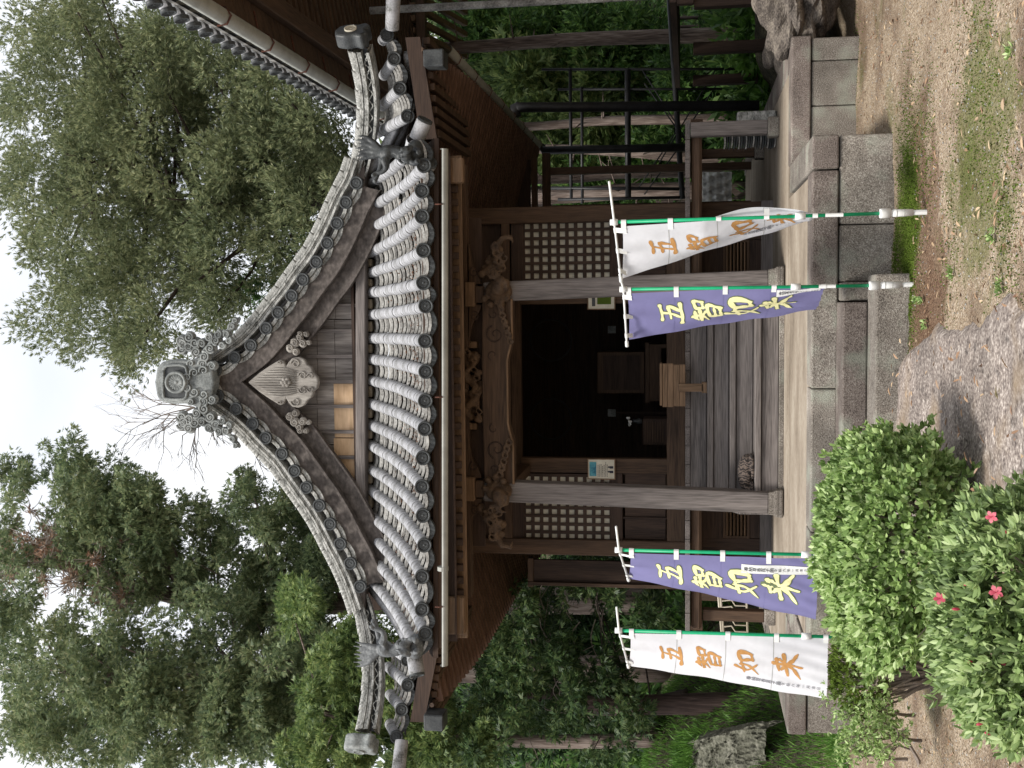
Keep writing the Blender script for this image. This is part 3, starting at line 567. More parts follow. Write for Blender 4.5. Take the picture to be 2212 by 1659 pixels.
# curved bracket boards beside each pillar
for yc, s in ((1055, 1), (1055, -1), (636, 1), (636, -1)):
    o = []; L_ = 88
    for t in np.linspace(0, 1, 14): o.append(Q(1012 + 28 * (1 - t) ** 1.6 + 3 * math.sin(t * 9) * (1 - t), yc + s * (22 + L_ * t), 12.11))
    o = [Q(1012, yc + s * (22 + L_), 12.11), Q(1012, yc + s * 20, 12.11)] + [Vector(p) for p in o]
    bevel(put('bracket_arm', MB().prism([(p.x, 12.11, p.z) for p in o], (0, .1, 0)), M['wood_x'], H), .006)
    q = Q(1024, yc + s * 48, 12.1); put('scroll_groove', spiral(MB(), (q.x, q.z), .055, 1.2, .3, .009, 12.105, -s), M['dk_x'], H)
for y in (1055, 636):
    c = Q(1020, y, 12.1); bevel(put('bearing_block', MB().box((c.x - .13, 12.02, c.z - .04), (c.x + .13, 12.3, c.z + .07)), M['lt_x'], H), .012)
    c = Q(1035, y, 12.1); bevel(put('bearing_block', MB().box((c.x - .09, 12.04, c.z - .06), (c.x + .09, 12.3, c.z + .04)), M['wood_x'], H), .012)
# ================================================================ roof of the hall
RF = sub('tiled_roof', H)
def tile_mesh(r0=.0605, r1=.0625, n=11):
    mb = MB(); rows = []
    for yv, r in ((0, r0), (.9, r1), (1.0, r1), (1.0, r1 * .86)):
        rows.append([(r * math.cos(a), yv, r * math.sin(a) * 1.0) for a in np.linspace(-.5, math.pi + .5, n)])
    return mb.grid(rows).mesh('cover_tile', M['tile'], True)
TM = tile_mesh(); TN = TM.copy(); TN.materials.clear(); TN.materials.append(M['noshi'])
def disc_mesh(r, name='eave_disc'):
    mb = MB(); nA, rows = 48, []
    prof = [(0, .016), (.1, .016), (.16, .004), (.22, .004)]
    rr = [.0, .08, .14, .17, .2, .45, .66, .70, .74, .8, .9, 1.0, 1.0]
    for k, q in enumerate(rr):
        row = []
        for i in range(nA):
            a = 2 * math.pi * i / nA; pet = .5 + .5 * math.cos(16 * a)
            if q <= .08: h = .1
            elif q <= .14: h = .08
            elif q <= .2: h = .0
            elif q <= .66: h = .1 * pet * (.6 + .4 * q / .66)
            elif q <= .74: h = -.02
            elif k == 12: h = -.35
            else: h = .17
            row.append((q * r * math.cos(a), -h * r, q * r * math.sin(a)))
        rows.append(row)
    return mb.grid(rows, True).mesh(name, M['disc'], True)
DM = disc_mesh(.07); DG = disc_mesh(.075, 'gable_disc')
def disc_at(p, nrm=(0, -1, 0), me=None, name='eave_disc', parent=None, s=1):
    y = -Vector(nrm).normalized(); x = y.cross(Vector((0, 0, 1))).normalized(); z = x.cross(y)
    a = rnd.uniform(-.3, .3); Mx = frame(p, x, y, z) @ Matrix.Rotation(a, 4, 'Y') @ Matrix.Scale(s, 4); return inst(name, me or DM, parent or RF, Mx)
def cover_row(pts, disc=True, skew=0, scale=1, gap=None):
    for k in range(len(pts) - 1):
        p, q = Vector(pts[k]), Vector(pts[k + 1]); j = Vector((rnd.uniform(-.004, .004), 0, rnd.uniform(-.003, .003)))
        if (q - p).length < .03: continue
        inst('cover_tile', TM, RF, along(p + j, q + (q - p).normalized() * .012 + j, sx=scale * rnd.uniform(.96, 1.04), sz=scale))
    if disc:
        p, q = Vector(pts[-2]), Vector(pts[-1]); d = (q - p).normalized(); n = (d * .35 + Vector((0, -1, -.1))).normalized()
        disc_at(q + n * .034, n, s=scale * 1.06)
PAN = MB()
def lerp(a, b, t): return Vector(a) * (1 - t) + Vector(b) * t
def at(pts, t):
    m = len(pts) - 1; u = min(max(t, 0), 1) * m; k = min(int(u), m - 1); return lerp(pts[k], pts[k + 1], u - k)
def pans(A, B, n, dip=.045, t0=0., mb=None):
    mb = mb or PAN
    for k in range(n):
        ta, tb = t0 + (1 - t0) * k / n, t0 + (1 - t0) * (k + 1) / n; rows = []
        ja, jb = rnd.uniform(0, .007), rnd.uniform(-.003, .003)
        for (t, h) in ((ta, -.006), (tb + .12 / n * (1 - t0), .036 + ja), (tb + .12 / n * (1 - t0), .008 + ja), (ta + .15 / n, -.03)):
            a, b = at(A, t), at(B, t); row = []
            if t > 1: ex = (at(A, 1) - at(A, .97)); a = a + ex * ((t - 1) / .03); ex = (at(B, 1) - at(B, .97)); b = b + ex * ((t - 1) / .03)
            for u in np.linspace(.06, .94, 8):
                p = lerp(a, b, u); row.append(p + Vector((0, 0, -.02 - dip * math.sin(math.pi * u) + h + jb)))
            rows.append(row)
        mb.grid(rows)
EDGE = MB()
def edge_crescent(a, b, dip=.05, hgt=.05, y=-.01):
    EDGE = MB()
    a, b = Vector(a), Vector(b); top = []; bot = []
    for u in np.linspace(.03, .97, 12):
        p = lerp(a, b, u); z = -.015 - dip * math.sin(math.pi * u); w = hgt * (.35 + .65 * math.sin(math.pi * u)); wob = .006 * math.cos(u * 40)
        top.append(p + Vector((0, y - wob, z))); bot.append(p + Vector((0, y - wob + .006, z - w)))
    back = [p + Vector((0, .05, 0)) for p in top]
    EDGE.grid([back, top, bot, [p + Vector((0, .05, 0)) for p in bot]]); put('edge_tile', EDGE, M['disc'], RF)
PAIRS = [(450, 358, 916), (497, 413, 912), (547, 468, 912), (590, 541, 915), (633, 611, 915), (681, 661, 920), (730, 736, 919), (775, 802, 920), (820, 865, 919), (870, 925, 918), (915, 988, 914), (960, 1050, 912), (1010, 1112, 914), (1056, 1176, 917), (1109, 1244, 912), (1149, 1314, 912), (1198, 1366, 919)]
def rowcurve(yt, yb, vb, n=7, dt=13.15, vt=797, db=11.0, sag=.075):
    T, B = Q(vt, yt, dt), Q(vb, yb, db); out = []
    for k in range(n + 1):
        t = k / n; p = lerp(T, B, t); p.z -= sag * 4 * t * (1 - t); p.y += 0; out.append(p)
    return out
rows_k = [rowcurve(*p) for p in PAIRS]
for r in rows_k: cover_row(r)
for a, b in zip(rows_k[:-1], rows_k[1:]):
    pans(a, b, 14); edge_crescent(a[-1], b[-1])
for a, b in zip(rows_k[:-1], rows_k[1:]):
    c = (a[0] + b[0]) / 2; bevel(put('plaster_plug', MB().box((b[0].x + .07, c.y - .06, c.z - .055), (a[0].x - .07, c.y + .05, c.z + .04)), M['plaster'], RF), .02, 2)
rb('roof_backing', 782, 832, 1318, 350, 13.22, .03, 'dk_x', 0)
# outermost kohai rows that end under the lion tiles
LEFT_E = rowcurve(1246, 1418, 902, db=11.05); RIGHT_E = rowcurve(400, 300, 905, db=11.05)
cover_row(LEFT_E[:7], False); cover_row(RIGHT_E[:7], False)
pans(rows_k[-1], LEFT_E, 15); pans(RIGHT_E, rows_k[0], 15); edge_crescent(rows_k[-1][-1], LEFT_E[-1]); edge_crescent(RIGHT_E[-1], rows_k[0][-1])
# short barge tiles that finish the kohai sides
def big_tube(p, q, r, name='corner_tile', m='tile', disc=True):
    p, q = Vector(p), Vector(q); mb = MB().tube([p, q], [r, r * 1.04], 14, False); put(name, mb, M[m], RF, True)
    if disc: disc_at(q + (q - p).normalized() * .01, (q - p), s=r / .07, name='corner_disc')
big_tube(Q(893, 1405, 11.15), Q(899, 1452, 11.1) + Vector((0, -.05, -.02)), .078)
big_tube(Q(900, 300, 11.2), Q(917, 262, 11.15), .078)
big_tube(Q(880, 1400, 11.5), Q(880, 1425, 11.3), .07); big_tube(Q(915, 375, 11.15), Q(928, 352, 11.05), .075)
big_tube(Q(893, 300, 11.35), Q(887, 330, 11.6), .07, disc=False)
# main eave rows beside the kohai
MR = [((87, 828), (77, 837), .2), ((163, 829), (128, 852), .45), ((230, 826), (192, 864), .65), ((290, 812), (252, 881), 1.0)]
ML = [((1563, 842), (1589, 857), .25), ((1499, 842), (1531, 868), .5), ((1440, 838), (1478, 881), .7), ((1390, 826), (1424, 884), 1.0)]
mrc = []
for lst in (MR, ML):
    cur = []
    for (yt, vt), (yb, vb), dd_ in lst:
        B = Q(vb, yb, 12.05); T = Q(vt, yt, 12.05 + dd_); c = [lerp(T, B, k / 4) for k in range(5)]; cover_row(c); cur.append(c)
    for a, b in zip(cur[:-1], cur[1:]):
        if lst is MR: a, b = b, a
        n = max(3, int((Vector(a[0]) - Vector(a[-1])).length / .11)); pans(a, b, n, .05) if lst is ML else pans(b, a, n, .05)
        edge_crescent(a[-1], b[-1], .05)
    mrc.append(cur)
put('pan_tiles', PAN, M['pan'], RF, kind='stuff')
# leaf litter lodged between the cover rows
def leafquads(P, D, S, ln, wd):
    """P base, D direction, S side (all N,3 arrays) -> folded diamond leaves"""
    n = len(P); ln = np.broadcast_to(ln, (n,))[:, None]; wd = np.broadcast_to(wd, (n,))[:, None]
    Nn = np.cross(D, S); V = np.stack([P, P + D * ln * .45 + S * wd * .5 + Nn * wd * .12, P + D * ln, P + D * ln * .45 - S * wd * .5 + Nn * wd * .12], 1)
    return V.reshape(-1, 3), np.arange(4 * n).reshape(n, 4)
def rdirs(n, zb=0.):
    v = rng.normal(size=(n, 3)); v[:, 2] += zb; v /= np.linalg.norm(v, axis=1)[:, None] + 1e-9; return v
def perp(D):
    r = rng.normal(size=D.shape); s = np.cross(D, r); return s / (np.linalg.norm(s, axis=1)[:, None] + 1e-9)
def flat_dirs(n, tilt=.25):
    a = rng.uniform(0, 6.28, n); D = np.stack([np.cos(a), np.sin(a), rng.normal(0, tilt, n)], 1); D /= np.linalg.norm(D, axis=1)[:, None]; S = np.cross(np.tile([0, 0, 1.], (n, 1)), D) + rng.normal(0, tilt, (n, 3)); S /= np.linalg.norm(S, axis=1)[:, None]; return D, S
pp = []
for a, b in zip(rows_k[:-1], rows_k[1:]):
    for c0, s_, nn in ((.72, .06, 34), (.5, .1, 12)):
        for _ in range(nn):
            t = min(max(rnd.gauss(c0, s_), .05), .95); u = rnd.uniform(.25, .75); p = lerp(at(a, t), at(b, t), u); p.z += -.02 - .045 * math.sin(math.pi * u) + .025; pp.append(p)
D, S = flat_dirs(len(pp), .3); V, F3 = leafquads(np.array(pp), D, S, rng.uniform(.03, .06, len(pp)), rng.uniform(.012, .022, len(pp)))
M['roof_litter'] = leafmat('brown_roof_litter', [(.13, .07, .045), (.24, .13, .085), (.33, .2, .14)], trans=.05)
put('leaf_litter', npmesh('leaf_litter', V, F3, M['roof_litter']), None, RF) if False else put('leaf_litter', npmesh('leaf_litter', V, F3, M['roof_litter']), None, RF, kind='stuff')

# --- eave board, gutter, rafters of the porch
yl, yr = 1430, 328
rb('fascia_board', 930, 951, 1400, 318, 11.12, .05, 'wood_x'); rb('fascia_board', 916, 929, 1395, 318, 11.16, .05, 'dk_x'); rb('eave_filler', 951, 980, 1385, 330, 11.3, .03, 'dk_x', 0)
GT = sub('front_gutter', H); gp = [Q(957, y, 10.93) for y in (1437, 1300, 1060, 857, 600, 322)]; gp = cr_pts(gp, 20)
def gutter(parent, pts, r, name='trough', m='gutter', n=9):
    rows = []
    for i, p in enumerate(pts):
        p = Vector(p); t = (Vector(pts[min(i + 1, len(pts) - 1)]) - Vector(pts[max(i - 1, 0)])).normalized(); s = t.cross(Vector((0, 0, 1))).normalized()
        rows.append([p + s * r * math.cos(a) + Vector((0, 0, r * math.sin(a))) for a in np.linspace(math.pi, 2 * math.pi, n)] + [p + s * (r - .006) * math.cos(a) + Vector((0, 0, (r - .006) * math.sin(a))) for a in np.linspace(2 * math.pi, math.pi, n)])
    o = MB(); o.grid(rows, True); k = len(rows[0]); return put(name, o, M[m], parent, True)
gutter(GT, gp, .052)
for i in (0, 20): put('end_cap', MB().ball(gp[i] + Vector((0, 0, -.01)), (.004, .05, .04), 8, 5), M['gutter'], GT)
for y, m_ in ((857, 'iron'), (1308, 'iron'), (442, 'iron')):
    p = Q(952, y, 10.93); put('gutter_bracket', MB().tube([p + Vector((0, -.056, .045)), p + Vector((0, -.06, -.0)), p + Vector((0, -.04, -.045)), p + Vector((0, .0, -.06)), p + Vector((0, .05, -.045)), p + Vector((0, .2, .02))], .008, 5), M[m_], GT)
put('joint_band', MB().tube([Q(957, 1228, 10.93) - Vector((.02, 0, 0)), Q(957, 1228, 10.93) + Vector((.02, 0, 0))], .056, 14), M['gutter'], GT)
rb('eave_lath', 979, 1003, 1378, 336, 11.42, .04, 'lt_x', .003)
x0, x1 = Q(990, 1375, 11.3).x, Q(990, 340, 11.3).x; nr = 37
for i in range(nr):
    x = x0 + (x1 - x0) * (i + .3) / (nr - .4); z = Q(988, 850, 11.33).z
    bevel(put('rafter', MB().beam((x, 11.33, z), (x, 13.98, z + .62), .066, .075), M['dk_y'], H), .004)
put('soffit', MB().beam(((x0 + x1) / 2, 11.2, Q(988, 850, 11.33).z + .02), ((x0 + x1) / 2, 13.98, Q(988, 850, 11.33).z + .69), x1 - x0, .02), M['dk_y'], H)
bevel(put('corner_beam_end', MB().box(*RB(962, 1003, 1372, 1290, 11.25, .1)), M['lt_x'], H), .02, 2); bevel(put('corner_beam_end', MB().box(*RB(962, 1000, 395, 340, 11.25, .1)), M['lt_x'], H), .02, 2)

# --- main eaves: fascia, rafters and soffit round three sides
ZE = 1.6 + 2.62; exL, exR, eyF, eyB = -4.42, 2.72, 12.0, 20.0
def side_rafters(xe, xw, s):
    p = sub('side_eave', H); nn = 50
    for i in range(nn):
        y = eyF + .15 + (eyB - eyF - .3) * i / (nn - 1); up = .16 * max(0, 1 - (y - eyF) / 2.2) ** 2
        put('rafter', MB().beam((xe, y, ZE + up), (xw, y, ZE + .42), .055, .085), M['rafter'], p)
    mb = MB().beam((xe - s * .02, eyF, ZE + .2), (xe - s * .02, eyB, ZE + .05), .04, .07); put('eave_rail', MB().beam((xe, eyF + 2.2, ZE + .045), (xe, eyB, ZE + .045), .05, .05), M['wood_y'], p)
    put('eave_rail', MB().tube([(xe, eyF + k * .22, ZE + .045 + .16 * (1 - k / 10) ** 2) for k in range(11)], .028, 6), M['wood_y'], p)
    v = []
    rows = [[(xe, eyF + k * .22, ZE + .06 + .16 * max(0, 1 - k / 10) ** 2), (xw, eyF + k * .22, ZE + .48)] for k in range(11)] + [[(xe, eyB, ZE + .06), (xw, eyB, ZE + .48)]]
    put('soffit_board', MB().grid(rows), M['dark'], p)  # near-black boards: shade between the rafters is in the colour
    return p
SL = side_rafters(exL, XL - .05, -1); SR = side_rafters(exR, XR + .05, 1)
for k, (a, b, dpt) in enumerate((((1560, 905), (1395, 925), 12.0), ((80, 895), (300, 920), 12.0))):
    A, B_ = Q(a[1], a[0], dpt), Q(b[1], b[0], dpt); put('fascia_board', MB().beam(A, B_, .05, .2, (0, 1, 0)) if False else MB().prism([A + Vector((0, 0, .1)), B_ + Vector((0, 0, .06)), B_ - Vector((0, 0, .12)), A - Vector((0, 0, .06))], (0, .05, 0)), M['dk_x'], H)
    A2, B2 = Q(a[1] + 27, a[0] + (3, -3)[k], 12.12), Q(b[1] + 25, b[0], 12.12)
    for i in range(9):
        c = lerp(A2, B2, (i + .5) / 9); bevel(put('rafter_end', MB().box((c.x - .035, 12.08, c.z - .035), (c.x + .035, 13.9, c.z + .035)), M['wood_x'], H), .004)
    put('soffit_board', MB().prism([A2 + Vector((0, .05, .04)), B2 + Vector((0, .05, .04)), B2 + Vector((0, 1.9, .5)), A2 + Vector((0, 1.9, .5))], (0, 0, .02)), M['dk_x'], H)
# corner caps of dark metal at the hip rafters
for y, v, s in ((1556, 930, -1), (128, 930, 1)):
    c = Q(v + 8, y, 11.95); bevel(put('hip_rafter_cap', MB().box((c.x - .09, 11.86, c.z - .12), (c.x + .09, 12.1, c.z + .1)), M['disc'], H), .012)
# wall head filling
put('wall_plate', MB().box((XL - .06, yF - .02, ZW - .05), (XR + .06, yF + .2, ZW + .2)), M['wood_x'], H)
# side gutter with elbow and downpipe (right), behind the hall corner
SG = sub('side_gutter', H); gs = [(exR + .07, y, ZE + .0) for y in np.linspace(12.35, 20.1, 12)]; gutter(SG, gs, .06)
for y in np.linspace(12.8, 19.9, 8): put('gutter_bracket', MB().tube([(exR + .14, y, ZE + .05), (exR + .14, y, ZE - .03), (exR + .07, y, ZE - .075), (exR, y, ZE - .04), (exR - .03, y, ZE + .05)], .006, 5), M['iron'], SG)
dp = Q(1112, 232, 17.0); pp_ = [Vector((exR + .07, 17.0, ZE - .06)), Vector((dp.x, 17.0, dp.z)), Q(1125, 232, 17.0), Q(1640, 228, 17.0)]
put('downpipe', MB().tube(cr_pts(pp_[:3], 4) + [pp_[3]], .075, 12), M['steel'], SG, True)
p2 = Q(1172, 325, 20.0); put('downpipe', MB().tube([(exR + .05, 20.1, ZE - .04), p2, Q(1500, 318, 20.0)], .07, 10), M['steel'], SG, True)

# --- gable
GD = 12.7
DR = [(441.6, 827.7), (465, 800), (506.6, 772), (542, 746), (575, 709), (601, 675), (630, 638.7), (654, 603.7), (683, 565.7), (707, 525), (728, 482), (747, 437), (770, 395)]
DL = [(441.6, 827.7), (470, 855), (510, 883), (546, 915), (574, 946), (609, 980), (636, 1017), (662, 1053), (689.6, 1092), (713, 1132), (735, 1175), (757, 1217), (778, 1267)]
GB = sub('gable', H)
def off(curve, k):
    out = []; m = len(curve)
    for i, (x, y) in enumerate(curve):
        a, b = curve[max(i - 1, 0)], curve[min(i + 1, m - 1)]; dx, dy = b[0] - a[0], b[1] - a[1]; l = math.hypot(dx, dy); nx_, ny_ = -dy / l, dx / l
        if nx_ < 0: nx_, ny_ = -nx_, -ny_
        out.append((x + nx_ * k, y + ny_ * k))
    return out
CY = 826
def clipc(c, s):
    """keep the part of an offset curve on its own side of the centre line"""
    out = [p for p in c if (p[1] - CY) * s > 0]; a, b = out[0], out[1]; t = (CY - a[1]) / (b[1] - a[1]) if b[1] != a[1] else 0
    return [(a[0] + (b[0] - a[0]) * t, CY)] + out
def ext(c, f):
    a, b = c[-2], c[-1]; return c + [(b[0] + (b[0] - a[0]) * f, b[1] + (b[1] - a[1]) * f)]
for lst, s in ((DR, -1), (DL, 1)):
    base = [(x, y) for x, y in lst]; base[0] = (437, CY); base2 = base + ([(785, 352)] if s < 0 else [(793, 1312)])
    for x, y in lst[(0 if s > 0 else 1):]:
        disc_at(Q(x, y, GD - .06), me=DG, name='gable_disc', parent=GB)
        p = Q(x, y, GD - .05); inst('cover_tile', TM, GB, frame(p + Vector((0, .42, 0)), (1.12, 0, 0), (0, -.42, 0), (0, 0, 1.12)))
    # pale edge tiles sagging between discs
    ed = MB()
    for (xa, ya), (xb, yb_) in zip(lst[:-1], lst[1:]):
        A, B_ = Q(xa, ya, GD), Q(xb, yb_, GD); n = (B_ - A).cross(Vector((0, 1, 0))).normalized(); n = n if n.z < 0 else -n
        rows = []
        for (kk, y_) in ((-.01, .3), (-.01, -.02), (.03, -.02), (.03, .02), (.042, .02), (.042, -.0), (.085, .0), (.085, .3)):
            rows.append([lerp(A, B_, u) + n * (kk + .028 * math.sin(math.pi * u)) + Vector((0, y_, 0)) for u in np.linspace(0.02, .98, 9)])
        ed.grid(rows)
    put('verge_tiles', ed, M['noshi'], GB)
    # top descending ridge
    def layer(k0, k1, d0, dep, m, name, cut=1, c=base2):
        o1, o2 = off(c, k0)[cut:], off(c, k1)[cut:]
        P1, P2 = [Q(x, y, d0) for x, y in o1], [Q(x, y, d0) for x, y in o2]; P1, P2 = cr_pts(P1, 30), cr_pts(P2, 30); dv = Vector((0, dep, 0))
        return put(name, MB().grid([P1, P2, [p + dv for p in P2], [p + dv for p in P1]][::1] + [P1]), M[m], GB)
    for j, (k0, k1, d0) in enumerate(((-14, -19, GD + .02), (-20, -24, GD + .06), (-25, -29, GD + .04), (-30, -34, GD + .09))):
        layer(k0, k1, d0, .35, 'noshi', 'ridge_layer')
    cc = cr_pts([Q(x, y, GD + .2) for x, y in off(base2, -35)[2:]], 14)
    for a, b in zip(cc[:-1], cc[1:]): inst('ridge_tile', TN, GB, along(a, b + (b - a) * .05, sx=.8, sz=.75))
    # two curved barge boards
    def board(k0, k1, d0, th, m, name, f=1.2):
        o1, o2 = ext(clipc(off(base, k0), s), .0), ext(clipc(off(base, k1), s), f)
        P1, P2 = cr_pts([Q(x, y, d0) for x, y in o1], 26), cr_pts([Q(x, y, d0) for x, y in o2], 26); dv = Vector((0, th, 0))
        return bevel(put(name, MB().grid([P1, P2, [p + dv for p in P2], [p + dv for p in P1], P1]), M[m], GB), .006)
    board(14, 49, GD + .02, .07, 'hafu', 'barge_board', .2); board(46, 52, GD - .005, .1, 'hafu', 'barge_moulding', .25); board(52, 88, GD + .1, .06, 'hafu', 'barge_board', .6)
    board(86, 90, GD + .085, .08, 'hafu', 'barge_moulding', .6)
# triangle behind
tri = [Q(500, CY, 13.0), Q(790, 1330, 13.0), Q(790, 345, 13.0)]
ZB, ZT = Q(768, 826, 12.98), Q(600, 826, 12.98)
for k, (va, vb_) in enumerate(((640, 686), (686, 724), (724, 768))):
    for (ya, yb_) in ((1100, 960), (960, 826), (826, 690), (690, 545)):
        pr = 1 if (k == 2 and ya > 826) else 0
        if pr: continue
        d = 12.98 + rnd.uniform(0, .012); a, b = RB(va, vb_ - 1, ya - 1, yb_ + 1, d, .03); put('gable_plank', MB().box(a, b), M['plank'], GB)
for ya, yb_ in ((945, 829), (1041, 947)): 
    a, b = RB(722, 768, ya, yb_, 12.975, .03); put('gable_plank', MB().box(a, b), M['newwood'], GB, label='new pale repair plank')
put('gable_plank', MB().box(*RB(724, 768, 1105, 1043, 12.985, .03)), M['plank'], GB)
mb = MB(); a = [Q(560, CY, 13.03), Q(790, 1350, 13.03), Q(790, 330, 13.03)]; put('gable_wall', MB().prism(a, (0, .04, 0)), M['dk_x'], GB)
for y in (605, 660, 715, 770, 825, 878, 933, 988, 1041):
    top_ = 770 - max(0, (1 - abs(y - CY) / 330)) * 130; put('gable_batten', MB().box(*RB(max(top_, 660), 768, y + 3.5, y - 3.5, 12.93, .05)), M['grey_z'], GB)
bevel(put('gable_tie_beam', MB().prism([Q(768, 1305, 12.86), Q(768, 372, 12.86), Q(788, 345, 12.86), Q(789, 1330, 12.86)], (0, .15, 0)), M['grey_x'], GB), .008)
put('gable_tie_beam', MB().box(*RB(762, 768, 1250, 430, 12.9, .08)), M['dk_x'], GB)
# gable pendant with scrolls
gy = []
for x, y in [(535, 826), (560, 805), (585, 788), (606, 776), (613, 781), (618, 791), (622, 783), (631, 773), (645, 771), (657, 776), (664, 788), (673, 794), (677, 806), (685, 814), (687, 826)]: gy.append((x, y))
gy = gy + [(x, 2 * CY - y) for x, y in gy[-2:0:-1]]
bevel(put('gable_pendant', MB().prism([Q(x, y, GD - .02) for x, y in gy], (0, .08, 0)), M['gegyo'], GB), .015, 2)
sw = MB()
for s in (-1, 1):
    for (x, y, r, tn) in ((655, 811, 10, 1.6), (672, 812, 8, 1.2), (606, 784, 5, 1), (640, 785, 11, 1.5)):
        q = Q(x, CY + s * (826 - y), 0 + GD); spiral(sw, (q.x, q.z), r * GD / FP, tn, 1.57, .008, GD - .03, s)
    for k in range(6):
        q = [Q(548 + 8 * k, CY + s * (3 + k * 5.2), GD - .03), Q(610, CY + s * (3 + k * 5.5), GD - .035), Q(640, CY + s * (3 + k * 4), GD - .03)]; sw.tube(q, .005, 5)
put('pendant_relief', sw, M['gegyo'], GB, True)
fl_ = [((c := Q(617 + 7 * math.cos(a), CY + 7 * math.sin(a), GD - .05)), (.028, .02, .028)) for a in np.linspace(0, 5.24, 6)]; mb = MB()
for c, r in fl_: mb.ball(c, r, 8, 6)
c = Q(617, CY, GD - .065); mb.ball(c, .024, 8, 6); put('pendant_flower', mb, M['gegyo'], GB, True)
for s in (-1, 1):
    mb = MB(); 
    for (x, y, r) in ((628, 752, 11), (638, 740, 12), (648, 730, 9), (655, 742, 10), (650, 722, 8), (662, 722, 7), (640, 760, 9), (668, 740, 6)):
        q = Q(x, CY + s * (826 - y), GD + .04); mb.ball(q, (r * GD / FP, .03, r * GD / FP), 10, 6)
        spiral(mb, (q.x, q.z), r * .75 * GD / FP, 1.5, 1, .008, GD + .005, s)
    put('pendant_fin', mb, M['gegyo'], GB, True)

# --- ridge-end ornament
ON = sub('ridge_ornament', H); OD = 12.5
pl = [(338, 795), (348, 782), (375, 776), (405, 779), (432, 770), (452, 786), (458, 800), (463, 826), (458, 850), (452, 866), (432, 884), (405, 872), (375, 873), (348, 868), (338, 857), (333, 826)]
bevel(put('ornament_plate', MB().prism([Q(x, y, OD) for x, y in pl], (0, .18, 0)), M['oni'], ON), .03, 3)
fr = [(353, 800), (362, 790), (396, 790), (404, 805), (404, 848), (396, 862), (362, 862), (353, 852)]
ring = [Q(x, y, OD - .01) for x, y in fr]; put('ornament_frame', MB().tube(cr_pts(ring + [ring[0]], 40), .018, 6), M['oni'], ON, True)
put('crest_recess', MB().prism([Q(x, y, OD - .004) for x, y in fr], (0, .01, 0)), M['disc'], ON)
DB = disc_mesh(.07, 'crest_disc'); DB.materials.clear(); DB.materials.append(M['oni'])
disc_at(Q(380, 826, OD - .03), me=DB, name='crest_disc', parent=ON, s=1.85)
cl = MB()
scr = [(405, 815, 10), (420, 805, 12), (440, 800, 12), (412, 785, 9)]
wing = [(396, 752, 13), (396, 735, 12), (412, 728, 12), (412, 748, 11), (400, 742, 12), (428, 760, 12), (445, 770, 13), (458, 752, 12), (440, 742, 11), (470, 735, 11), (455, 728, 10), (484, 745, 9), (425, 740, 12), (492, 722, 9), (505, 705, 8), (512, 692, 6), (475, 722, 10), (498, 735, 8), (443, 786, 12), (462, 790, 10)]
for s in (-1, 1):
    cl = MB()
    for x, y, r in wing:
        q = Q(x, CY + s * (826 - y), OD + .05); rr = r * 1.12 * OD / FP; cl.ball(q, (rr * 1.05, .04, rr * 1.05), 12, 7); spiral(cl, (q.x, q.z), rr * .85, 1.7, rnd.uniform(0, 6), .017, OD - .002, s); cl.ball(q + Vector((0, -.045, 0)), rr * .26, 6, 5)
    for k in range(5):
        q = [Q(430 + 4 * k, CY + s * (58 + 3 * k), OD + .02), Q(455 + 2 * k, CY + s * (84 + 4 * k), OD + .01), Q(480 + 3 * k, CY + s * (100 + 3 * k), OD + .01), Q(504 + 3 * k, CY + s * (118 + 4 * k), OD + .02), Q(512 + k, CY + s * (136 + k), OD + .03)]; cl.tube(cr_pts(q, 12), .016, 6)
    put('cloud_scrolls', cl, M['oni'], ON, True)
cl = MB()
for s in (-1, 1):
    for x, y, r in scr: q = Q(x, CY + s * (826 - y), OD - .02); spiral(cl, (q.x, q.z), r * .9 * OD / FP, 1.4, 2, .015, OD - .02, s)
put('scroll_relief', cl, M['oni'], ON, True)

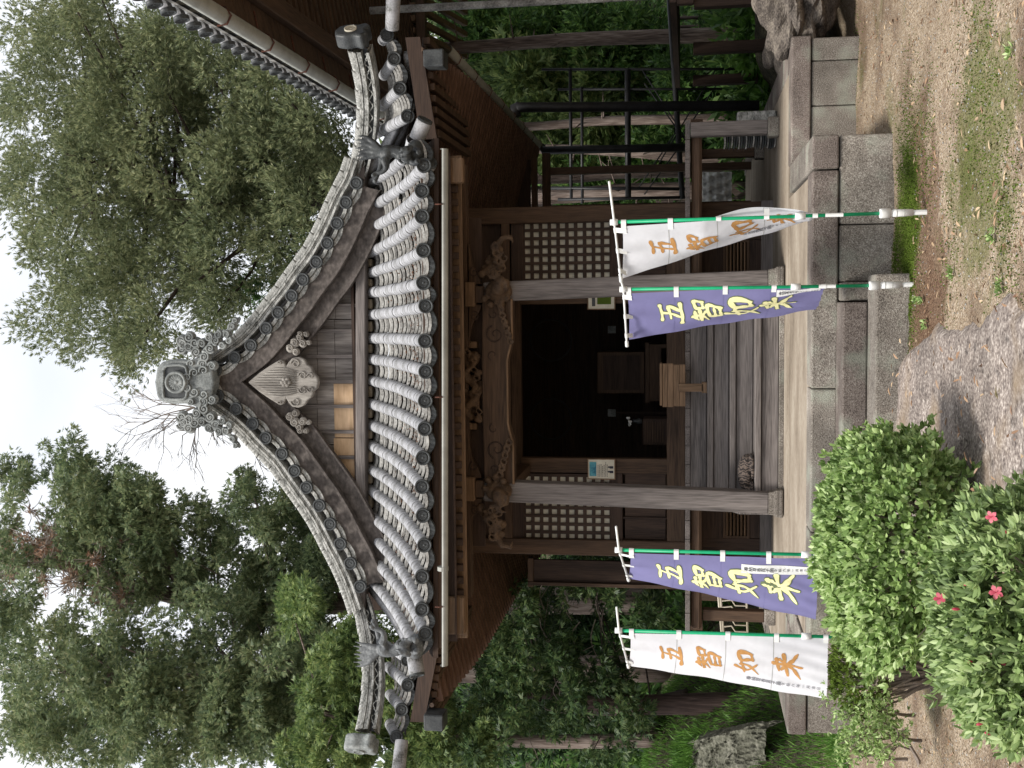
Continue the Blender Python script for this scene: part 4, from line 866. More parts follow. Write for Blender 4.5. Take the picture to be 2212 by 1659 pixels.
# --- hip ridges running to the two corners
def hip(A, B_, s, onim, emblem):
    HR = sub('hip_ridge', H); p, q = Vector(A), Vector(B_); n = 12; up = lambda t: .09 * t ** 3 + .085 * (1 - t) ** 3
    path = [lerp(p, q, k / n) + Vector((0, 0, -.05 * math.sin(math.pi * k / n) + up(k / n))) for k in range(n + 1)]
    for (h0, h1, w) in ((-.13, -.1, .2), (-.035, -.01, .17), (-.004, .018, .15), (.024, .044, .17), (.05, .072, .14)):
        o = MB(); rows = []
        for i, c in enumerate(path):
            t = (path[min(i + 1, n)] - path[max(i - 1, 0)]); sd_ = Vector((-t.y, t.x, 0)).normalized() * w / 2; sc_ = 1
            rows.append([c - sd_ + Vector((0, 0, h0)), c + sd_ + Vector((0, 0, h0)), c + sd_ + Vector((0, 0, h1)), c - sd_ + Vector((0, 0, h1))])
        o.grid(rows, True); put('ridge_layer', o, M['noshi'], HR)
    o = MB().grid([[c - Vector((0, 0, .1)) for c in path], [c - Vector((0, 0, .03)) for c in path]]); put('ridge_core', o, M['disc'], HR)
    wv = MB()
    for k in range(int((q - p).length / .075)):
        t = (k + .5) * .075 / (q - p).length; c = at(path, t) + Vector((0, -.075 if True else 0, -.068))
        dr = (q - p).normalized(); wv.tube([c + dr * (-.036 + .012 * j) + Vector((0, 0, (.02 if (k % 2) else -.02) * math.sin(j * math.pi / 6))) for j in range(7)], .007, 5, False)
    put('wave_strip', wv, M['noshi'], HR)
    for k in range(7):
        a, b = at(path, k / 7), at(path, (k + 1) / 7); inst('ridge_tile', TN, HR, along(a + Vector((0, 0, .07)), b + Vector((0, 0, .082)), sx=.9, sz=.75))
    # end ornament
    e = path[-1] + (q - p).normalized() * .06; dr = (q - p); dr.z = 0; dr.normalize(); sd_ = Vector((-dr.y, dr.x, 0))
    o = [(0, .22), (.1, .19), (.14, .08), (.12, -.02), (.16, -.1), (.09, -.16), (0, -.12), (-.09, -.16), (-.16, -.1), (-.12, -.02), (-.14, .08), (-.1, .19)]
    bevel(put('corner_ornament', MB().prism([e + sd_ * a + Vector((0, 0, b + .02)) for a, b in o], dr * .17), M[onim], HR), .03, 3)
    f = MB()
    fn = (dr + Vector((0, -.0, 0))).normalized(); disc_at(e + dr * .175 + Vector((0, 0, .06)), fn, me=DB if emblem == 'pale' else GOLDD, name='corner_emblem', parent=HR, s=.95)
    return HR
GOLDD = DB.copy(); GOLDD.materials.clear(); GOLDD.materials.append(M['paper'])
hip(Q(783, 385, 13.0), Q(793, 105, 12.0), 1, 'disc', 'gold')
hip(Q(790, 1290, 13.0), Q(808, 1580, 12.0), -1, 'oni', 'pale')
big_tube(Q(847, 62, 11.95), Q(850, -12, 11.75), .075, disc=True); big_tube(Q(868, 1600, 11.95), Q(860, 1672, 11.75), .075, disc=True)
# main slopes either side of the gable and behind (seen only from elsewhere)
def slope(a, b, c, d, n, m=14, k=12):
    o = MB(); rows = [[lerp(lerp(a, b, u), lerp(d, c, u), v) - Vector((0, 0, .16 * math.sin(math.pi * v))) for u in np.linspace(0, 1, n)] for v in np.linspace(0, 1, k)]
    o.grid(rows); put('slope_bed', o, M['pan'], RF); t = MB()
    for u in np.linspace(0, 1, n * 2): t.tube([lerp(lerp(a, b, u), lerp(d, c, u), v) - Vector((0, 0, .16 * math.sin(math.pi * v) - .02)) for v in np.linspace(0, 1, 8)], .06, 6)
    put('slope_tiles', t, M['tile'], RF, True)
cx_ = -.96; rz = Q(452, CY, 12.9).z; fx, fz = 2.42, Q(789, 826, 13).z
for s in (-1, 1):
    slope(Vector((cx_, 12.95, rz)), Vector((cx_, 19.1, rz)), Vector((cx_ + s * fx, 19.1, fz)), Vector((cx_ + s * fx, 12.95, fz)), 11)
    xe = exL if s < 0 else exR
    slope(Vector((cx_ + s * fx, 13.1, fz)), Vector((cx_ + s * fx, 19.1, fz)), Vector((xe, 20, ZE + .32)), Vector((xe, 12.15, ZE + .36)), 13)
put('ridge_crest', MB().box((cx_ - .12, 12.75, rz - .05), (cx_ + .12, 19.1, rz + .28)), M['noshi'], RF)
a, b = Q(797, 1300, 13.15), Q(797, 380, 13.15)
put('roof_bed', MB().prism([a + Vector((0, 0, -.26)), b + Vector((0, 0, -.26)), Q(905, 300, 11.1) + Vector((0, 0, -.15)), Q(905, 1420, 11.1) + Vector((0, 0, -.15))], (0, 0, -.05)), M['dk_x'], RF)
for s, lst in ((1, MR), (-1, ML)):
    P0 = [Q(lst[i][1][1], lst[i][1][0], 12.1) for i in range(4)]; P1 = [Q(lst[i][0][1], lst[i][0][0], 12.05 + lst[i][2]) for i in range(4)]
    put('roof_bed', MB().grid([[p - Vector((0, 0, .1)) for p in P0], [p - Vector((0, -.1, .1)) for p in P1]]), M['dk_x'], RF)

# --- handstanding lion tiles on the porch corners
def lion(cx, cy, d, s, lab, m='oni'):
    P = lambda x, y, o=0: Q(cx + x, cy + s * y, d + o); k = d / FP; B = []; T = []
    def b(x, y, rx, rz, ry, o=0): B.append((P(x, y, o), (rx * k, ry * k, rz * k)))
    T.append((cr_pts([P(24, 0), P(12, 6), P(-2, 8), P(-14, 2), P(-20, -8)], 12), [q * k for q in (14, 15, 15.5, 15, 14, 13.5, 15, 17, 18, 17, 15, 12, 9)]))
    T.append((cr_pts([P(-16, -8, -.03), P(-12, -26, -.04), P(-20, -36, -.03), P(-37, -40, -.03), P(-40, -47, -.05)], 10), [q * k for q in (11, 10, 8.5, 7, 6, 6, 5.5, 5, 5, 5.5, 5)]))
    T.append((cr_pts([P(-20, -6, .07), P(-24, -24, .07), P(-34, -52, .07), P(-38, -58, .05)], 8), [q * k for q in (10, 9, 7.5, 6, 5.5, 5, 5, 5.5, 5)]))
    for q in range(7):
        a = -14 + q * 8.5; T.append((cr_pts([P(-18, 4), P(-38, a * .55 + 6, .02 * (q % 2)), P(-56, a * .9 + 6), P(-78 - 5 * (q % 2), a * 1.05 + 2)], 9), [w * k for w in (7, 7.5, 7.5, 7, 6, 5, 4, 3, 1.8, .6)]))
    b(30, 0, 15, 14, 15, -.06); b(33, 12, 9, 10, 11, -.14); b(24, 12, 5, 6, 6, -.17); b(40, 16, 6, 7, 6, -.14)
    for q in range(16):
        a = q * .42; b(30 + 16 * math.cos(a), -3 + 15 * math.sin(a), 4, 4, 4, -.02 + .03 * math.cos(a * 3))
    for (x, y) in ((16, 8), (16, -6)): T.append(([P(x + 4, y, -.14), P(x - 5, y - 3, -.12)], [3.2 * k, 1.2 * k]))
    T.append((cr_pts([P(34, -8), P(50, -18, -.05), P(58, -12, -.12)], 6), [w * k for w in (10, 9, 8, 7, 6.5, 7.5, 6.5)]))
    T.append((cr_pts([P(38, 8, .04), P(52, 12, .0), P(60, 6, -.08)], 6), [w * k for w in (10, 9, 8, 7, 6.5, 7.5, 6.5)]))
    return carve('lion_roof_tile', B, m, .011, tubes=T, noise_amt=.003, parent=H, label=lab)
lion(842, 1398, 10.95, 1, 'grey lion tile standing on its forepaws, tail fanned upward', 'liongrey'); lion(846, 335, 10.95, -1, 'near-black lion tile standing on its forepaws', 'disc')
for y, s in ((1396, 1), (330, -1)):
    c = Q(899, y, 11.05); put('lion_base_tile', MB().ball(c, (.13, .12, .09), 14, 10), M['liongrey' if s > 0 else 'disc'], H, True)
# ================================================================ votive banners
CH5 = [[(.14, .1, .07), (.5, .1, .05), (.9, .04, .08)], [(.52, .1, .06), (.45, .5, .05), (.36, .88, .07)], [(.2, .46, .06), (.5, .43, .05), (.8, .38, .08), (.74, .62, .07), (.66, .9, .05)], [(.0, .9, .09), (.4, .93, .06), (1.02, .86, .09)]]
CHC = [[(.3, 0, .07), (.22, .12, .05), (.1, .22, .03)], [(.16, .15, .05), (.55, .1, .06)], [(.02, .32, .06), (.62, .26, .06)], [(.36, .14, .06), (.3, .36, .05), (.04, .54, .02)], [(.36, .34, .05), (.56, .5, .06)], [(.66, .14, .06), (.69, .42, .05)], [(.66, .15, .05), (.98, .1, .07), (.92, .4, .05)], [(.69, .38, .04), (.92, .35, .04)], [(.26, .58, .06), (.3, 1.0, .06)], [(.26, .59, .05), (.8, .53, .07), (.76, 1.0, .06)], [(.3, .78, .045), (.74, .73, .045)], [(.3, .96, .05), (.76, .92, .05)]]
CHN = [[(.32, 0, .08), (.2, .3, .06), (.12, .58, .05), (.5, .96, .06)], [(.46, .22, .06), (.36, .6, .06), (.02, 1.0, .02)], [(-.04, .42, .05), (.3, .36, .06), (.6, .28, .04)], [(.64, .3, .08), (.69, .84, .06)], [(.64, .3, .06), (1.0, .22, .09), (.94, .8, .07)], [(.68, .78, .06), (.96, .74, .05)]]
CHR = [[(.2, .2, .05), (.8, .12, .07)], [(.26, .27, .05), (.4, .4, .08)], [(.76, .2, .07), (.6, .4, .04)], [(0, .5, .07), (.5, .44, .05), (1.0, .4, .08)], [(.5, -.04, .09), (.5, .5, .07), (.48, 1.04, .05)], [(.47, .48, .06), (.3, .74, .06), (.02, .94, .03)], [(.53, .48, .05), (.72, .72, .08), (1.04, .92, .04)]]
def font_mesh(txt):
    c = bpy.data.curves.new('inscription', 'FONT'); c.body = txt; c.size = 1; c.resolution_u = 2; o = bpy.data.objects.new('tmp', c); COL.objects.link(o)
    dg = bpy.context.evaluated_depsgraph_get(); me = bpy.data.meshes.new_from_object(o.evaluated_get(dg)); bpy.data.objects.remove(o)
    v = [tuple(q.co) for q in me.vertices]; f = [tuple(p.vertices) for p in me.polygons]; return v, f
def banner(label, pole, rod, NT, NB, FT, FB, d0, kind, bulge, txtb, small, strip, base, belly=0):
    T = thing('votive_banner', label, 'banner', QZ(1955, pole[2], 0.0), 'tall cloth banners on green poles in front of the hall')
    T.location = WO[T.name] = Vector((Q(pole[3], pole[4], d0).x, Q(pole[3], pole[4], d0).y, 0))
    Wd = .47
    def far(pt, near):
        w = abs(near[1] - pt[1]) * d0 / FP; dz = math.sqrt(max(Wd ** 2 - w * w, 0)); return Q(pt[0], pt[1], d0 + dz)
    A, B_, C_, D_ = Q(*NT, d0), Q(*NB, d0), far(FT, NT), far(FB, NB)
    def S(a, b, lift=0.):
        p = lerp(lerp(A, B_, b), lerp(C_, D_, b), a); u = (lerp(C_, D_, b) - lerp(A, B_, b)).normalized(); n = u.cross(Vector((0, 0, 1))).normalized()
        if n.y > 0: n = -n
        r = bulge * math.sin(math.pi * min(max(a, 0), 1)) * math.sin(math.pi * min(max(b, 0), 1)) + .012 * math.sin(a * 7 + b * 9) * min(1, a * 4) + .009 * math.sin(b * 23 - a * 11) * a + .014 * math.exp(-b * 9) * math.sin(a * 19)
        p.x += belly * math.sin(math.pi * min(max((b - .42) / .56, 0), 1)) * max(0, 1 - abs(a - .2) * 1.35)
        r = r * (1 - .55 * a)
        r += .006 * math.sin((a * 2.2 - b * 1.6) * 14) * max(0, b - .45) * 2
        return p + n * (r + lift) + Vector((0, 0, -.006 * math.sin(a * math.pi)))
    NB_ = 70; NA_ = 24
    cm = M['cwhite'] if kind == 'white' else M['cblue']
    put('banner_cloth', MB().grid([[S(i / NA_, j / NB_) for i in range(NA_ + 1)] for j in range(NB_ + 1)]), cm, T, True)
    fold = MB()
    for b0 in (.24, .49, .73): fold.grid([[S(i / NA_, b0 - .0012, .0016) for i in range(NA_ + 1)], [S(i / NA_, b0 + .0012, .0016) for i in range(NA_ + 1)]])
    put('fold_crease', fold, M['gutter'] if kind == 'white' else M['cblue'], T)
    # pole, rod, fittings
    p0, p1 = Q(pole[0] - 4, pole[1], d0), Q(pole[3], pole[4], d0)
    put('pole', MB().tube([p0, lerp(p0, p1, .5), p1], .0125, 10), M['green'], T, True)
    r0 = Q(rod[0], rod[1], d0 - .03); kx = (p0 - r0); rc = Q(pole[0] - 3, pole[1], d0)
    rt = far((rod[2], rod[3]), (0, pole[1])); k0 = (Vector((rt.x, rt.y, 0)) - Vector((rc.x, rc.y, 0))).normalized(); Lb = Vector((r0.x - rc.x, r0.y - rc.y, 0)).length
    e = rc - (rt - rc) * (abs(rod[1] - pole[1]) / max(abs(rod[3] - pole[1]), 1)); 
    put('top_rod', MB().tube([Q(rod[0], rod[1], e.y), rc, rt], .0085, 8), M['white'], T, True)
    put('rod_joint', MB().tube([rc + Vector((0, 0, .03)), rc - Vector((0, 0, .025))], .022, 10).tube([rc - (rt - rc).normalized() * .02, rc + (rt - rc).normalized() * .02], .018, 8), M['white'], T, True)
    put('rod_cap', MB().tube([rt - (rt - rc).normalized() * .01, rt + (rt - rc).normalized() * .035], .014, 8), M['white'], T, True)
    for b0 in (.005, .25, .5, .745, .99):
        z = S(0, b0); pz = p0.z; t = (z.z - p0.z) / (p1.z - p0.z); c = lerp(p0, p1, t)
        n = Vector((0, -1, 0)); w = .018
        o = MB(); o.tube([c + Vector((0, 0, w)), c - Vector((0, 0, w))], .0165, 10, False)
        s1, s2 = S(.0, b0), S(.1, b0, .004); o.grid([[c + Vector((0, -.015, w)), S(.05, b0, .004) + Vector((0, 0, w)), s2 + Vector((0, 0, w))], [c + Vector((0, -.015, -w)), S(.05, b0, .004) + Vector((0, 0, -w)), s2 + Vector((0, 0, -w))]]); put('tab', o, M['white'], T)
    for a0 in (.07, .5, .93):
        s1 = S(a0, .02, .004); t = a0; rp = lerp(rc, rt, .08 + .84 * t); u = (rt - rc).normalized() * .02
        o = MB().grid([[rp - u + Vector((0, -.01, 0)), rp + u + Vector((0, -.01, 0))], [s1 - u, s1 + u]]); o.tube([rp - u, rp + u], .012, 8, False); put('tab', o, M['white'], T)
    c = lerp(p0, p1, .705 if base else .72); put('pole_joint', MB().tube([c + Vector((0, 0, .035)), c - Vector((0, 0, .035))], .024, 12), M['white'], T, True)
    c = lerp(p0, p1, .93 if not base else .83); put('maker_sticker', MB().tube([c + Vector((0, 0, .06)), c - Vector((0, 0, .06))], .0135, 10, False), M['white'], T)
    if base:
        b1 = Q(base[0], base[1], d0); u = (b1 - p1); L_ = u.length; u.normalize()
        put('base_sleeve', MB().tube([p1 - u * .01, p1 + u * .002, p1 + u * .004, p1 + u * .06, p1 + u * .062, p1 + u * .075, p1 + u * .08, b1 - u * .0], [.03, .034, .034, .034, .022, .022, .026, .024], 14), M['white'], T, True)
        put('sleeve_ring', MB().tube([p1 + u * .10, p1 + u * .104], .0275, 14), M['gutter'], T); put('sleeve_ring', MB().tube([p1 + u * .15, p1 + u * .153], .027, 14), M['gutter'], T)
        put('stake', MB().tube([b1 - u * .02, b1 + u * .1], .018, 8), M['white'], T)
    else: put('base_sleeve', MB().tube([lerp(p1, Vector((p1.x, p1.y, 0)), .0), Vector((p1.x, p1.y, -.02))], .026, 12), M['white'], T, True)
    # writing
    ac, wa, rows = txtb
    def glyph(strokes, bt, hb, mname, grow, lift, nm):
        o = MB(); k = 0
        for st in strokes:
            c = cr_pts([Vector(s) for s in st], 12); n = len(c); L1, L2 = [], []
            for i, q in enumerate(c):
                d = c[min(i + 1, n - 1)] - c[max(i - 1, 0)]; d.z = 0; d.normalize(); nn = Vector((-d.y, d.x, 0)); w = (q.z * .9 * (.72 + .5 * abs(math.sin(i * .55 + bt * 37 + k * 2.1 + d0 * 9))) + grow) * (.55 if i in (0, n - 1) else 1)
                ends = d * (-.02 - grow if i == 0 else (.02 + grow if i == n - 1 else 0))
                for sg, L_ in ((1, L1), (-1, L2)):
                    v = Vector((q.x + .1 * (.5 - q.y) + .02 * math.sin(q.y * 9 + d0 * 7), q.y - .1 * (q.x - .5), 0)) + nn * w * sg * 1.05 + ends; L_.append(S(ac - (v.x - .5) * wa, bt + v.y * hb, lift + k * .00005))
            o.grid([L1, L2]); k += 1
        put(nm, o, M[mname], T)
    for (bt, hb), g_ in zip(rows, (CH5, CHC, CHN, CHR)):
        if kind == 'white': glyph(g_, bt, hb, 'gold', 0, .003, 'character')
        else: glyph(g_, bt, hb, 'olive', .028, .0025, 'character_outline'); glyph(g_, bt, hb, 'yellow', 0, .0042, 'character')
    if strip:
        a0, a1, b0, b1 = strip; put('paper_strip', MB().grid([[S(a0 + (a1 - a0) * i / 2, b0 + (b1 - b0) * j / 16, .004) for i in range(3)] for j in range(17)]), M['white'], T)
    a0, b0, b1, sz = small; txt = '奉納草香真子願令和六年一月吉日'; o = MB(); n = len(txt)
    for i, ch in enumerate(txt):
        v, f = FG[ch]; k = 1.15 if i < 7 else .8; bb = b0 + (b1 - b0) * (i + .2) / n
        o.add([S(a0 - (x - .5) * sz * k, bb + (0.8 - y) * (b1 - b0) / n * k * .95, .0062) for x, y, z in v], f)
    put('small_inscription', o, M['black'], T, kind='stuff')
    return T
FG = {}
for ch in '奉納草香真子願令和六年一月吉日': FG[ch] = font_mesh(ch)
banner('white cloth banner with ochre characters, hanging flat beside the straggly shrub at the far left', (1340, 1362, 1376, 1905, 1379), (1332, 1312, 1357, 1437), (1362, 1368), (1788, 1376), (1359, 1436), (1785, 1510), 8.45, 'white', .03, (.5, .42, ((.155, .12), (.34, .13), (.535, .12), (.73, .14))), (.84, .6, .97, .07), None, None)
banner('violet cloth banner with yellow characters and a white paper strip, behind the rounded bush', (1340, 1188, 1200, 1905, 1202), (1331, 1138, 1357, 1250), (1362, 1195), (1765, 1208), (1358, 1247), (1762, 1338), 8.4, 'violet', .04, (.52, .5, ((.15, .14), (.34, .16), (.52, .17), (.72, .18))), (.195, .61, .95, .07), (.12, .27, .6, .96), None)
banner('violet cloth banner with yellow characters in front of the pillar, its foot turned edge-on', (1350, 625, 616, 1880, 617), (1338, 592, 1354, 740), (1356, 634), (1783, 616), (1359, 732), (1762, 668), 8.56, 'violet', .05, (.47, .5, ((.16, .13), (.33, .16), (.5, .18), (.69, .17))), (.13, .77, .97, .07), (.06, .2, .76, .98), (1948, 615))
banner('white cloth banner with ochre characters twisted round its pole above the mossy patch', (1330, 480, 462, 1903, 461), (1316, 392, 1341, 600), (1345, 489), (1765, 462), (1344, 600), (1763, 470), 8.13, 'white', .07, (.5, .4, ((.14, .14), (.33, .16), (.55, .15), (.75, .14))), (.72, .62, .93, .09), None, (1972, 459), belly=.1)

# ================================================================ cat asleep on the step
def tabby():
    m, nt, b = _m('tabby_fur'); N, L = nt.nodes, nt.links; tc = N.new('ShaderNodeTexCoord'); w = N.new('ShaderNodeTexWave'); w.inputs['Scale'].default_value = 9; w.inputs['Distortion'].default_value = 11; w.inputs['Detail'].default_value = 3; w.inputs['Detail Scale'].default_value = 2
    L.new(tc.outputs['Object'], w.inputs[0]); r = N.new('ShaderNodeValToRGB'); e = r.color_ramp.elements; e[0].position = .3; e[0].color = (.022, .017, .016, 1); e[1].position = .85; e[1].color = (.15, .115, .095, 1); L.new(w.outputs[0], r.inputs[0]); L.new(r.outputs[0], b.inputs['Base Color']); b.inputs['Roughness'].default_value = .9
    n = N.new('ShaderNodeTexNoise'); n.inputs['Scale'].default_value = 120; L.new(tc.outputs['Object'], n.inputs[0]); bm = N.new('ShaderNodeBump'); bm.inputs['Distance'].default_value = .01; L.new(n.outputs[0], bm.inputs['Height']); L.new(bm.outputs[0], b.inputs['Normal']); return m
M['fur'] = tabby()
cz = zt(1627, 12.17); cp = Q(1610, 1022, 12.34); cx = cp.x; cy = 12.33
B = [((cx + .03, cy, cz + .085), (.17, .115, .088)), ((cx + .13, cy - .02, cz + .07), (.085, .1, .075)), ((cx - .07, cy, cz + .09), (.1, .1, .08)), ((cx - .165, cy - .04, cz + .07), (.058, .056, .05)), ((cx - .2, cy - .08, cz + .055), (.028, .03, .024)),
     ((cx - .13, cy - .09, cz + .02), (.06, .03, .02)), ((cx + .1, cy - .1, cz + .025), (.07, .035, .024))]
T_ = [(cr_pts([(cx + .2, cy - .02, cz + .03), (cx + .19, cy - .1, cz + .025), (cx + .08, cy - .135, cz + .022), (cx - .04, cy - .14, cz + .02)], 10), [.022, .024, .024, .023, .022, .022, .021, .02, .019, .016, .012]),
      ([(cx - .15, cy - .05, cz + .1), (cx - .145, cy - .055, cz + .145)], [.022, .003]), ([(cx - .19, cy - .03, cz + .1), (cx - .2, cy - .03, cz + .14)], [.02, .003])]
mb = MB()
for b_ in B: mb.ball(b_[0], b_[1], 12, 8)
for p_, r_ in T_: mb.tube(p_, r_, 8)
o = put('cat', mb, M['fur'], None, True, label='brown tabby cat curled up asleep on the second wooden step', cat='cat'); r_ = o.modifiers.new('merge', 'REMESH'); r_.mode = 'VOXEL'; r_.voxel_size = .008; r_.use_smooth_shade = True; s_ = o.modifiers.new('soft', 'SMOOTH'); s_.iterations = 3

# ================================================================ small slatted stand at the head of the steps
d = 12.86; T = thing('wooden_stand', 'small stand of rough pale slats on one leg at the top of the steps', 'stand', (Q(1500, 832, d).x, d, zt(1527, d)))
vs = [1425, 1431, 1442, 1455, 1468, 1481]
for i in range(5):
    a, b = RB(vs[i], vs[i + 1] - .6, 879 + rnd.uniform(-3, 3), 786 + rnd.uniform(-3, 3), d - .02 * (i == 0), .05 if i else .2); bevel(put('slat', MB().box(a, b), M['lt_x'], T), .004)
bevel(put('leg', MB().box(*RB(1466, 1519, 846, 829, d - .03, .03)), M['lt_z'], T), .004)
put('foot', MB().box(*RB(1516, 1527, 849, 826, d - .03, .12)), M['lt_x'], T); put('brace', MB().box(*RB(1455, 1480, 850, 846, d + .03, .15)), M['lt_z'], T)
# ================================================================ framed notices
def notice(Vt, Vb, yl, yr, d, label, pic):
    T = thing('framed_notice', label, 'notice', Q(Vb, (yl + yr) / 2, d)); a, b = RB(Vt, Vb, yl, yr, d, .02); t = .012
    mb = MB(); mb.box(a, (b[0], b[1], a[2] + t)); mb.box((a[0], a[1], b[2] - t), b); mb.box((a[0], a[1], a[2] + t), (a[0] + t, b[1], b[2] - t)); mb.box((b[0] - t, a[1], a[2] + t), (b[0], b[1], b[2] - t)); put('frame', mb, M['lt_x'], T)
    put('sheet', MB().box((a[0] + t, d + .006, a[2] + t), (b[0] - t, d + .012, b[2] - t)), M['paper'], T)
    w, h = b[0] - a[0], b[2] - a[2]
    if pic:
        put('picture', MB().box((a[0] + .16 * w, d + .003, b[2] - .32 * h), (b[0] - .16 * w, d + .005, b[2] - .07 * h)), M[pic], T); mb = MB()
        for i in range(7):
            z = b[2] - h * (.38 + .055 * i); x = a[0] + .14 * w
            while x < b[0] - .2 * w - rnd.random() * .04:
                q = rnd.uniform(.006, .02); mb.box((x, d + .003, z - .004), (x + q, d + .005, z + .003)); x += q + .006
        put('printed_lines', mb, M['black'], T); mb = MB()
        for x in (.38, .6): mb.box((a[0] + x * w - .018, d + .003, a[2] + .07 * h), (a[0] + x * w + .012, d + .005, a[2] + .2 * h)); mb.ball((a[0] + x * w, d + .004, a[2] + .23 * h), (.012, .002, .012), 8, 5)
        put('printed_figures', mb, M['black'], T)
    else:
        put('picture', MB().box((a[0] + .3 * w, d + .003, a[2] + .15 * h), (b[0] - .25 * w, d + .005, b[2] - .35 * h)), M['moss'], T); put('printed_figures', MB().box((a[0] + .2 * w, d + .003, b[2] - .28 * h), (b[0] - .2 * w, d + .005, b[2] - .16 * h)), M['disc'], T)
M['blueprint'] = nmat('blue_picture', [(.35, (.02, .13, .2)), (.6, (.1, .35, .42)), (.7, (.5, .55, .3))], sc=14, sc2=40, rough=.5, bump=0)
notice(1269, 1329, 1036, 991, 13.97, 'framed cream notice with a blue picture and printed lines on the left door post', 'blueprint')
notice(1269, 1329, 669, 630, 13.97, 'framed pale notice with a green picture on the right door post, half behind the pillar', None)
# ================================================================ things inside
T = thing('altar_cabinet', 'dark red-brown wooden altar cabinet standing in the shadow inside the hall', 'altar', (Q(1392, 805, 15.9).x, 15.9, EN))
a, b = RB(1290, 1392, 850, 760, 15.9, .5); bevel(put('body', MB().box(a, b), M['wood_x'], T), .01); a2, b2 = RB(1303, 1382, 842, 768, 15.88, .015); put('door_panel', MB().box(a2, b2), M['dk_x'], T)
put('table_top', MB().box(*RB(1394, 1402, 870, 740, 15.8, .7)), M['wood_x'], T)
for y in (862, 748): put('leg', MB().box(*RB(1402, 1446, y + 4, y - 4, 15.85, .06)), M['wood_z'], T)
put('apron', MB().box(*RB(1402, 1428, 862, 748, 15.84, .03)), M['wood_x'], T)
for y, w in ((712, 'right'), (892, 'left')):
    T = thing('card_stand', 'small pale card on a thin stand, to the %s of the altar cabinet' % w, 'card', Q(1346, y, 15.5)); put('card', MB().box(*RB(1313, 1330, y + 8, y - 8, 16.6, .01)), M['oni'], T)  # pale card coloured grey so the dim interior is in its colour
    put('stem', MB().box(*RB(1330, 1446, y + 2, y - 2, 16.6, .02)), M['dk_z'], T)
T = thing('offering_box', 'dark wooden offering box with a slatted front just inside the doorway', 'offering box', (Q(1440, 935, 14.9).x, 14.9, EN)); a, b = RB(1388, 1446, 962, 905, 14.9, .4); bevel(put('body', MB().box(a, b), M['dk_x'], T), .01)
for i in range(8): put('slat', MB().box(*RB(1392 + i * 5.5, 1394.5 + i * 5.5, 956, 911, 14.88, .02)), M['wood_x'], T)
T = thing('flower_vase', 'small white flowers in a vase on the offering box', 'flowers', Q(1387, 910, 15.0)); c = Q(1387, 910, 15.0)
put('vase', MB().tube([c, c + Vector((0, 0, .05)), c + Vector((0, 0, .09)), c + Vector((0, 0, .12))], [.03, .04, .02, .028], 12), M['disc'], T, True); mb = MB()
for k in range(9): mb.ball(c + Vector((rnd.uniform(-.06, .06), rnd.uniform(-.04, .04), rnd.uniform(.14, .2))), .016, 6, 5)
put('blossoms', mb, M['white'], T, True)
for x, y in ((1190, 735), (1190, 905)):
    c = Q(x, y, 16.4); put('hanging_ring', MB().tube([c + Vector((.3 * math.cos(a_), 0, .3 * math.sin(a_))) for a_ in np.linspace(0, 6.283, 30)], .012, 6, False), M['steel'], None, True, label='round hoop hanging in the hall, coloured dark for the gloom, %s one of two' % ('right' if y < 800 else 'left'), cat='hoop')  # hoop coloured near-black in place of the hall's darkness

# ================================================================ neighbouring hall on the right: one long eave
GH = thing('main_hall', 'larger neighbouring hall of which one tiled eave with its gutter crosses the upper right', 'temple hall', (6, 15, 0))
gx = 2.8; gz = 1.6 + 4.66; n0, n1 = 6.4, 22.6
k = 0; y = n0
while y < n1:
    p, q = Vector((gx + .95, y, gz + .46)), Vector((gx - .1, y, gz + .03)); inst('cover_tile', TM, GH, along(lerp(p, q, 0), lerp(p, q, .34), sx=1.1, sz=1.1)); inst('cover_tile', TM, GH, along(lerp(p, q, .33), lerp(p, q, .67), sx=1.1, sz=1.1)); inst('cover_tile', TM, GH, along(lerp(p, q, .66), q, sx=1.1, sz=1.1))
    disc_at(q + Vector((-.012, 0, 0)), (-1, 0, -.25), parent=GH, s=1.05, name='eave_disc'); y += .272
o = MB()
for i in range(10): o.grid([[(gx + .95 - i * .1, n0, gz + .40 - i * .048), (gx + .95 - i * .1, n1, gz + .40 - i * .048)], [(gx + .84 - i * .1, n0, gz + .385 - i * .048), (gx + .84 - i * .1, n1, gz + .385 - i * .048)], [(gx + .84 - i * .1, n0, gz + .34 - i * .048), (gx + .84 - i * .1, n1, gz + .34 - i * .048)]])
put('pan_tiles', o, M['pan'], GH, kind='stuff')
o = MB(); gy_ = n0 + .136
while gy_ < n1 - .2:
    o.grid([[(gx - .04, gy_ - .11 + .22 * u, gz - .02 - .045 * math.sin(math.pi * u)) for u in np.linspace(0, 1, 7)], [(gx - .035, gy_ - .11 + .22 * u, gz - .04 - .09 * math.sin(math.pi * u)) for u in np.linspace(0, 1, 7)]]); gy_ += .272
put('edge_tiles', o, M['disc'], GH, kind='stuff')
gutter(GH, [(gx + .02, y, gz - .17) for y in np.linspace(n0, 19.5, 14)], .085)
for y in np.arange(7.2, 19.5, 1.15): put('gutter_bracket', MB().tube([(gx - .07, y, gz - .13), (gx - .06, y, gz - .23), (gx + .02, y, gz - .275), (gx + .1, y, gz - .22), (gx + .14, y, gz - .1), (gx + .36, y, gz - .06)], .011, 5), M['iron'], GH)
bevel(put('fascia_board', MB().box((gx + .1, n0, gz - .1), (gx + .16, n1, gz + .02)), M['wood_y'], GH), .006)
y = n0
while y < n1 - .3:
    w = rnd.uniform(.2, .3); put('soffit_plank', MB().beam((gx + .16, y + w / 2, gz - .08), (gx + .44, y + w / 2, gz - .02), w - .012, .02), M['wood_x'], GH); y += w
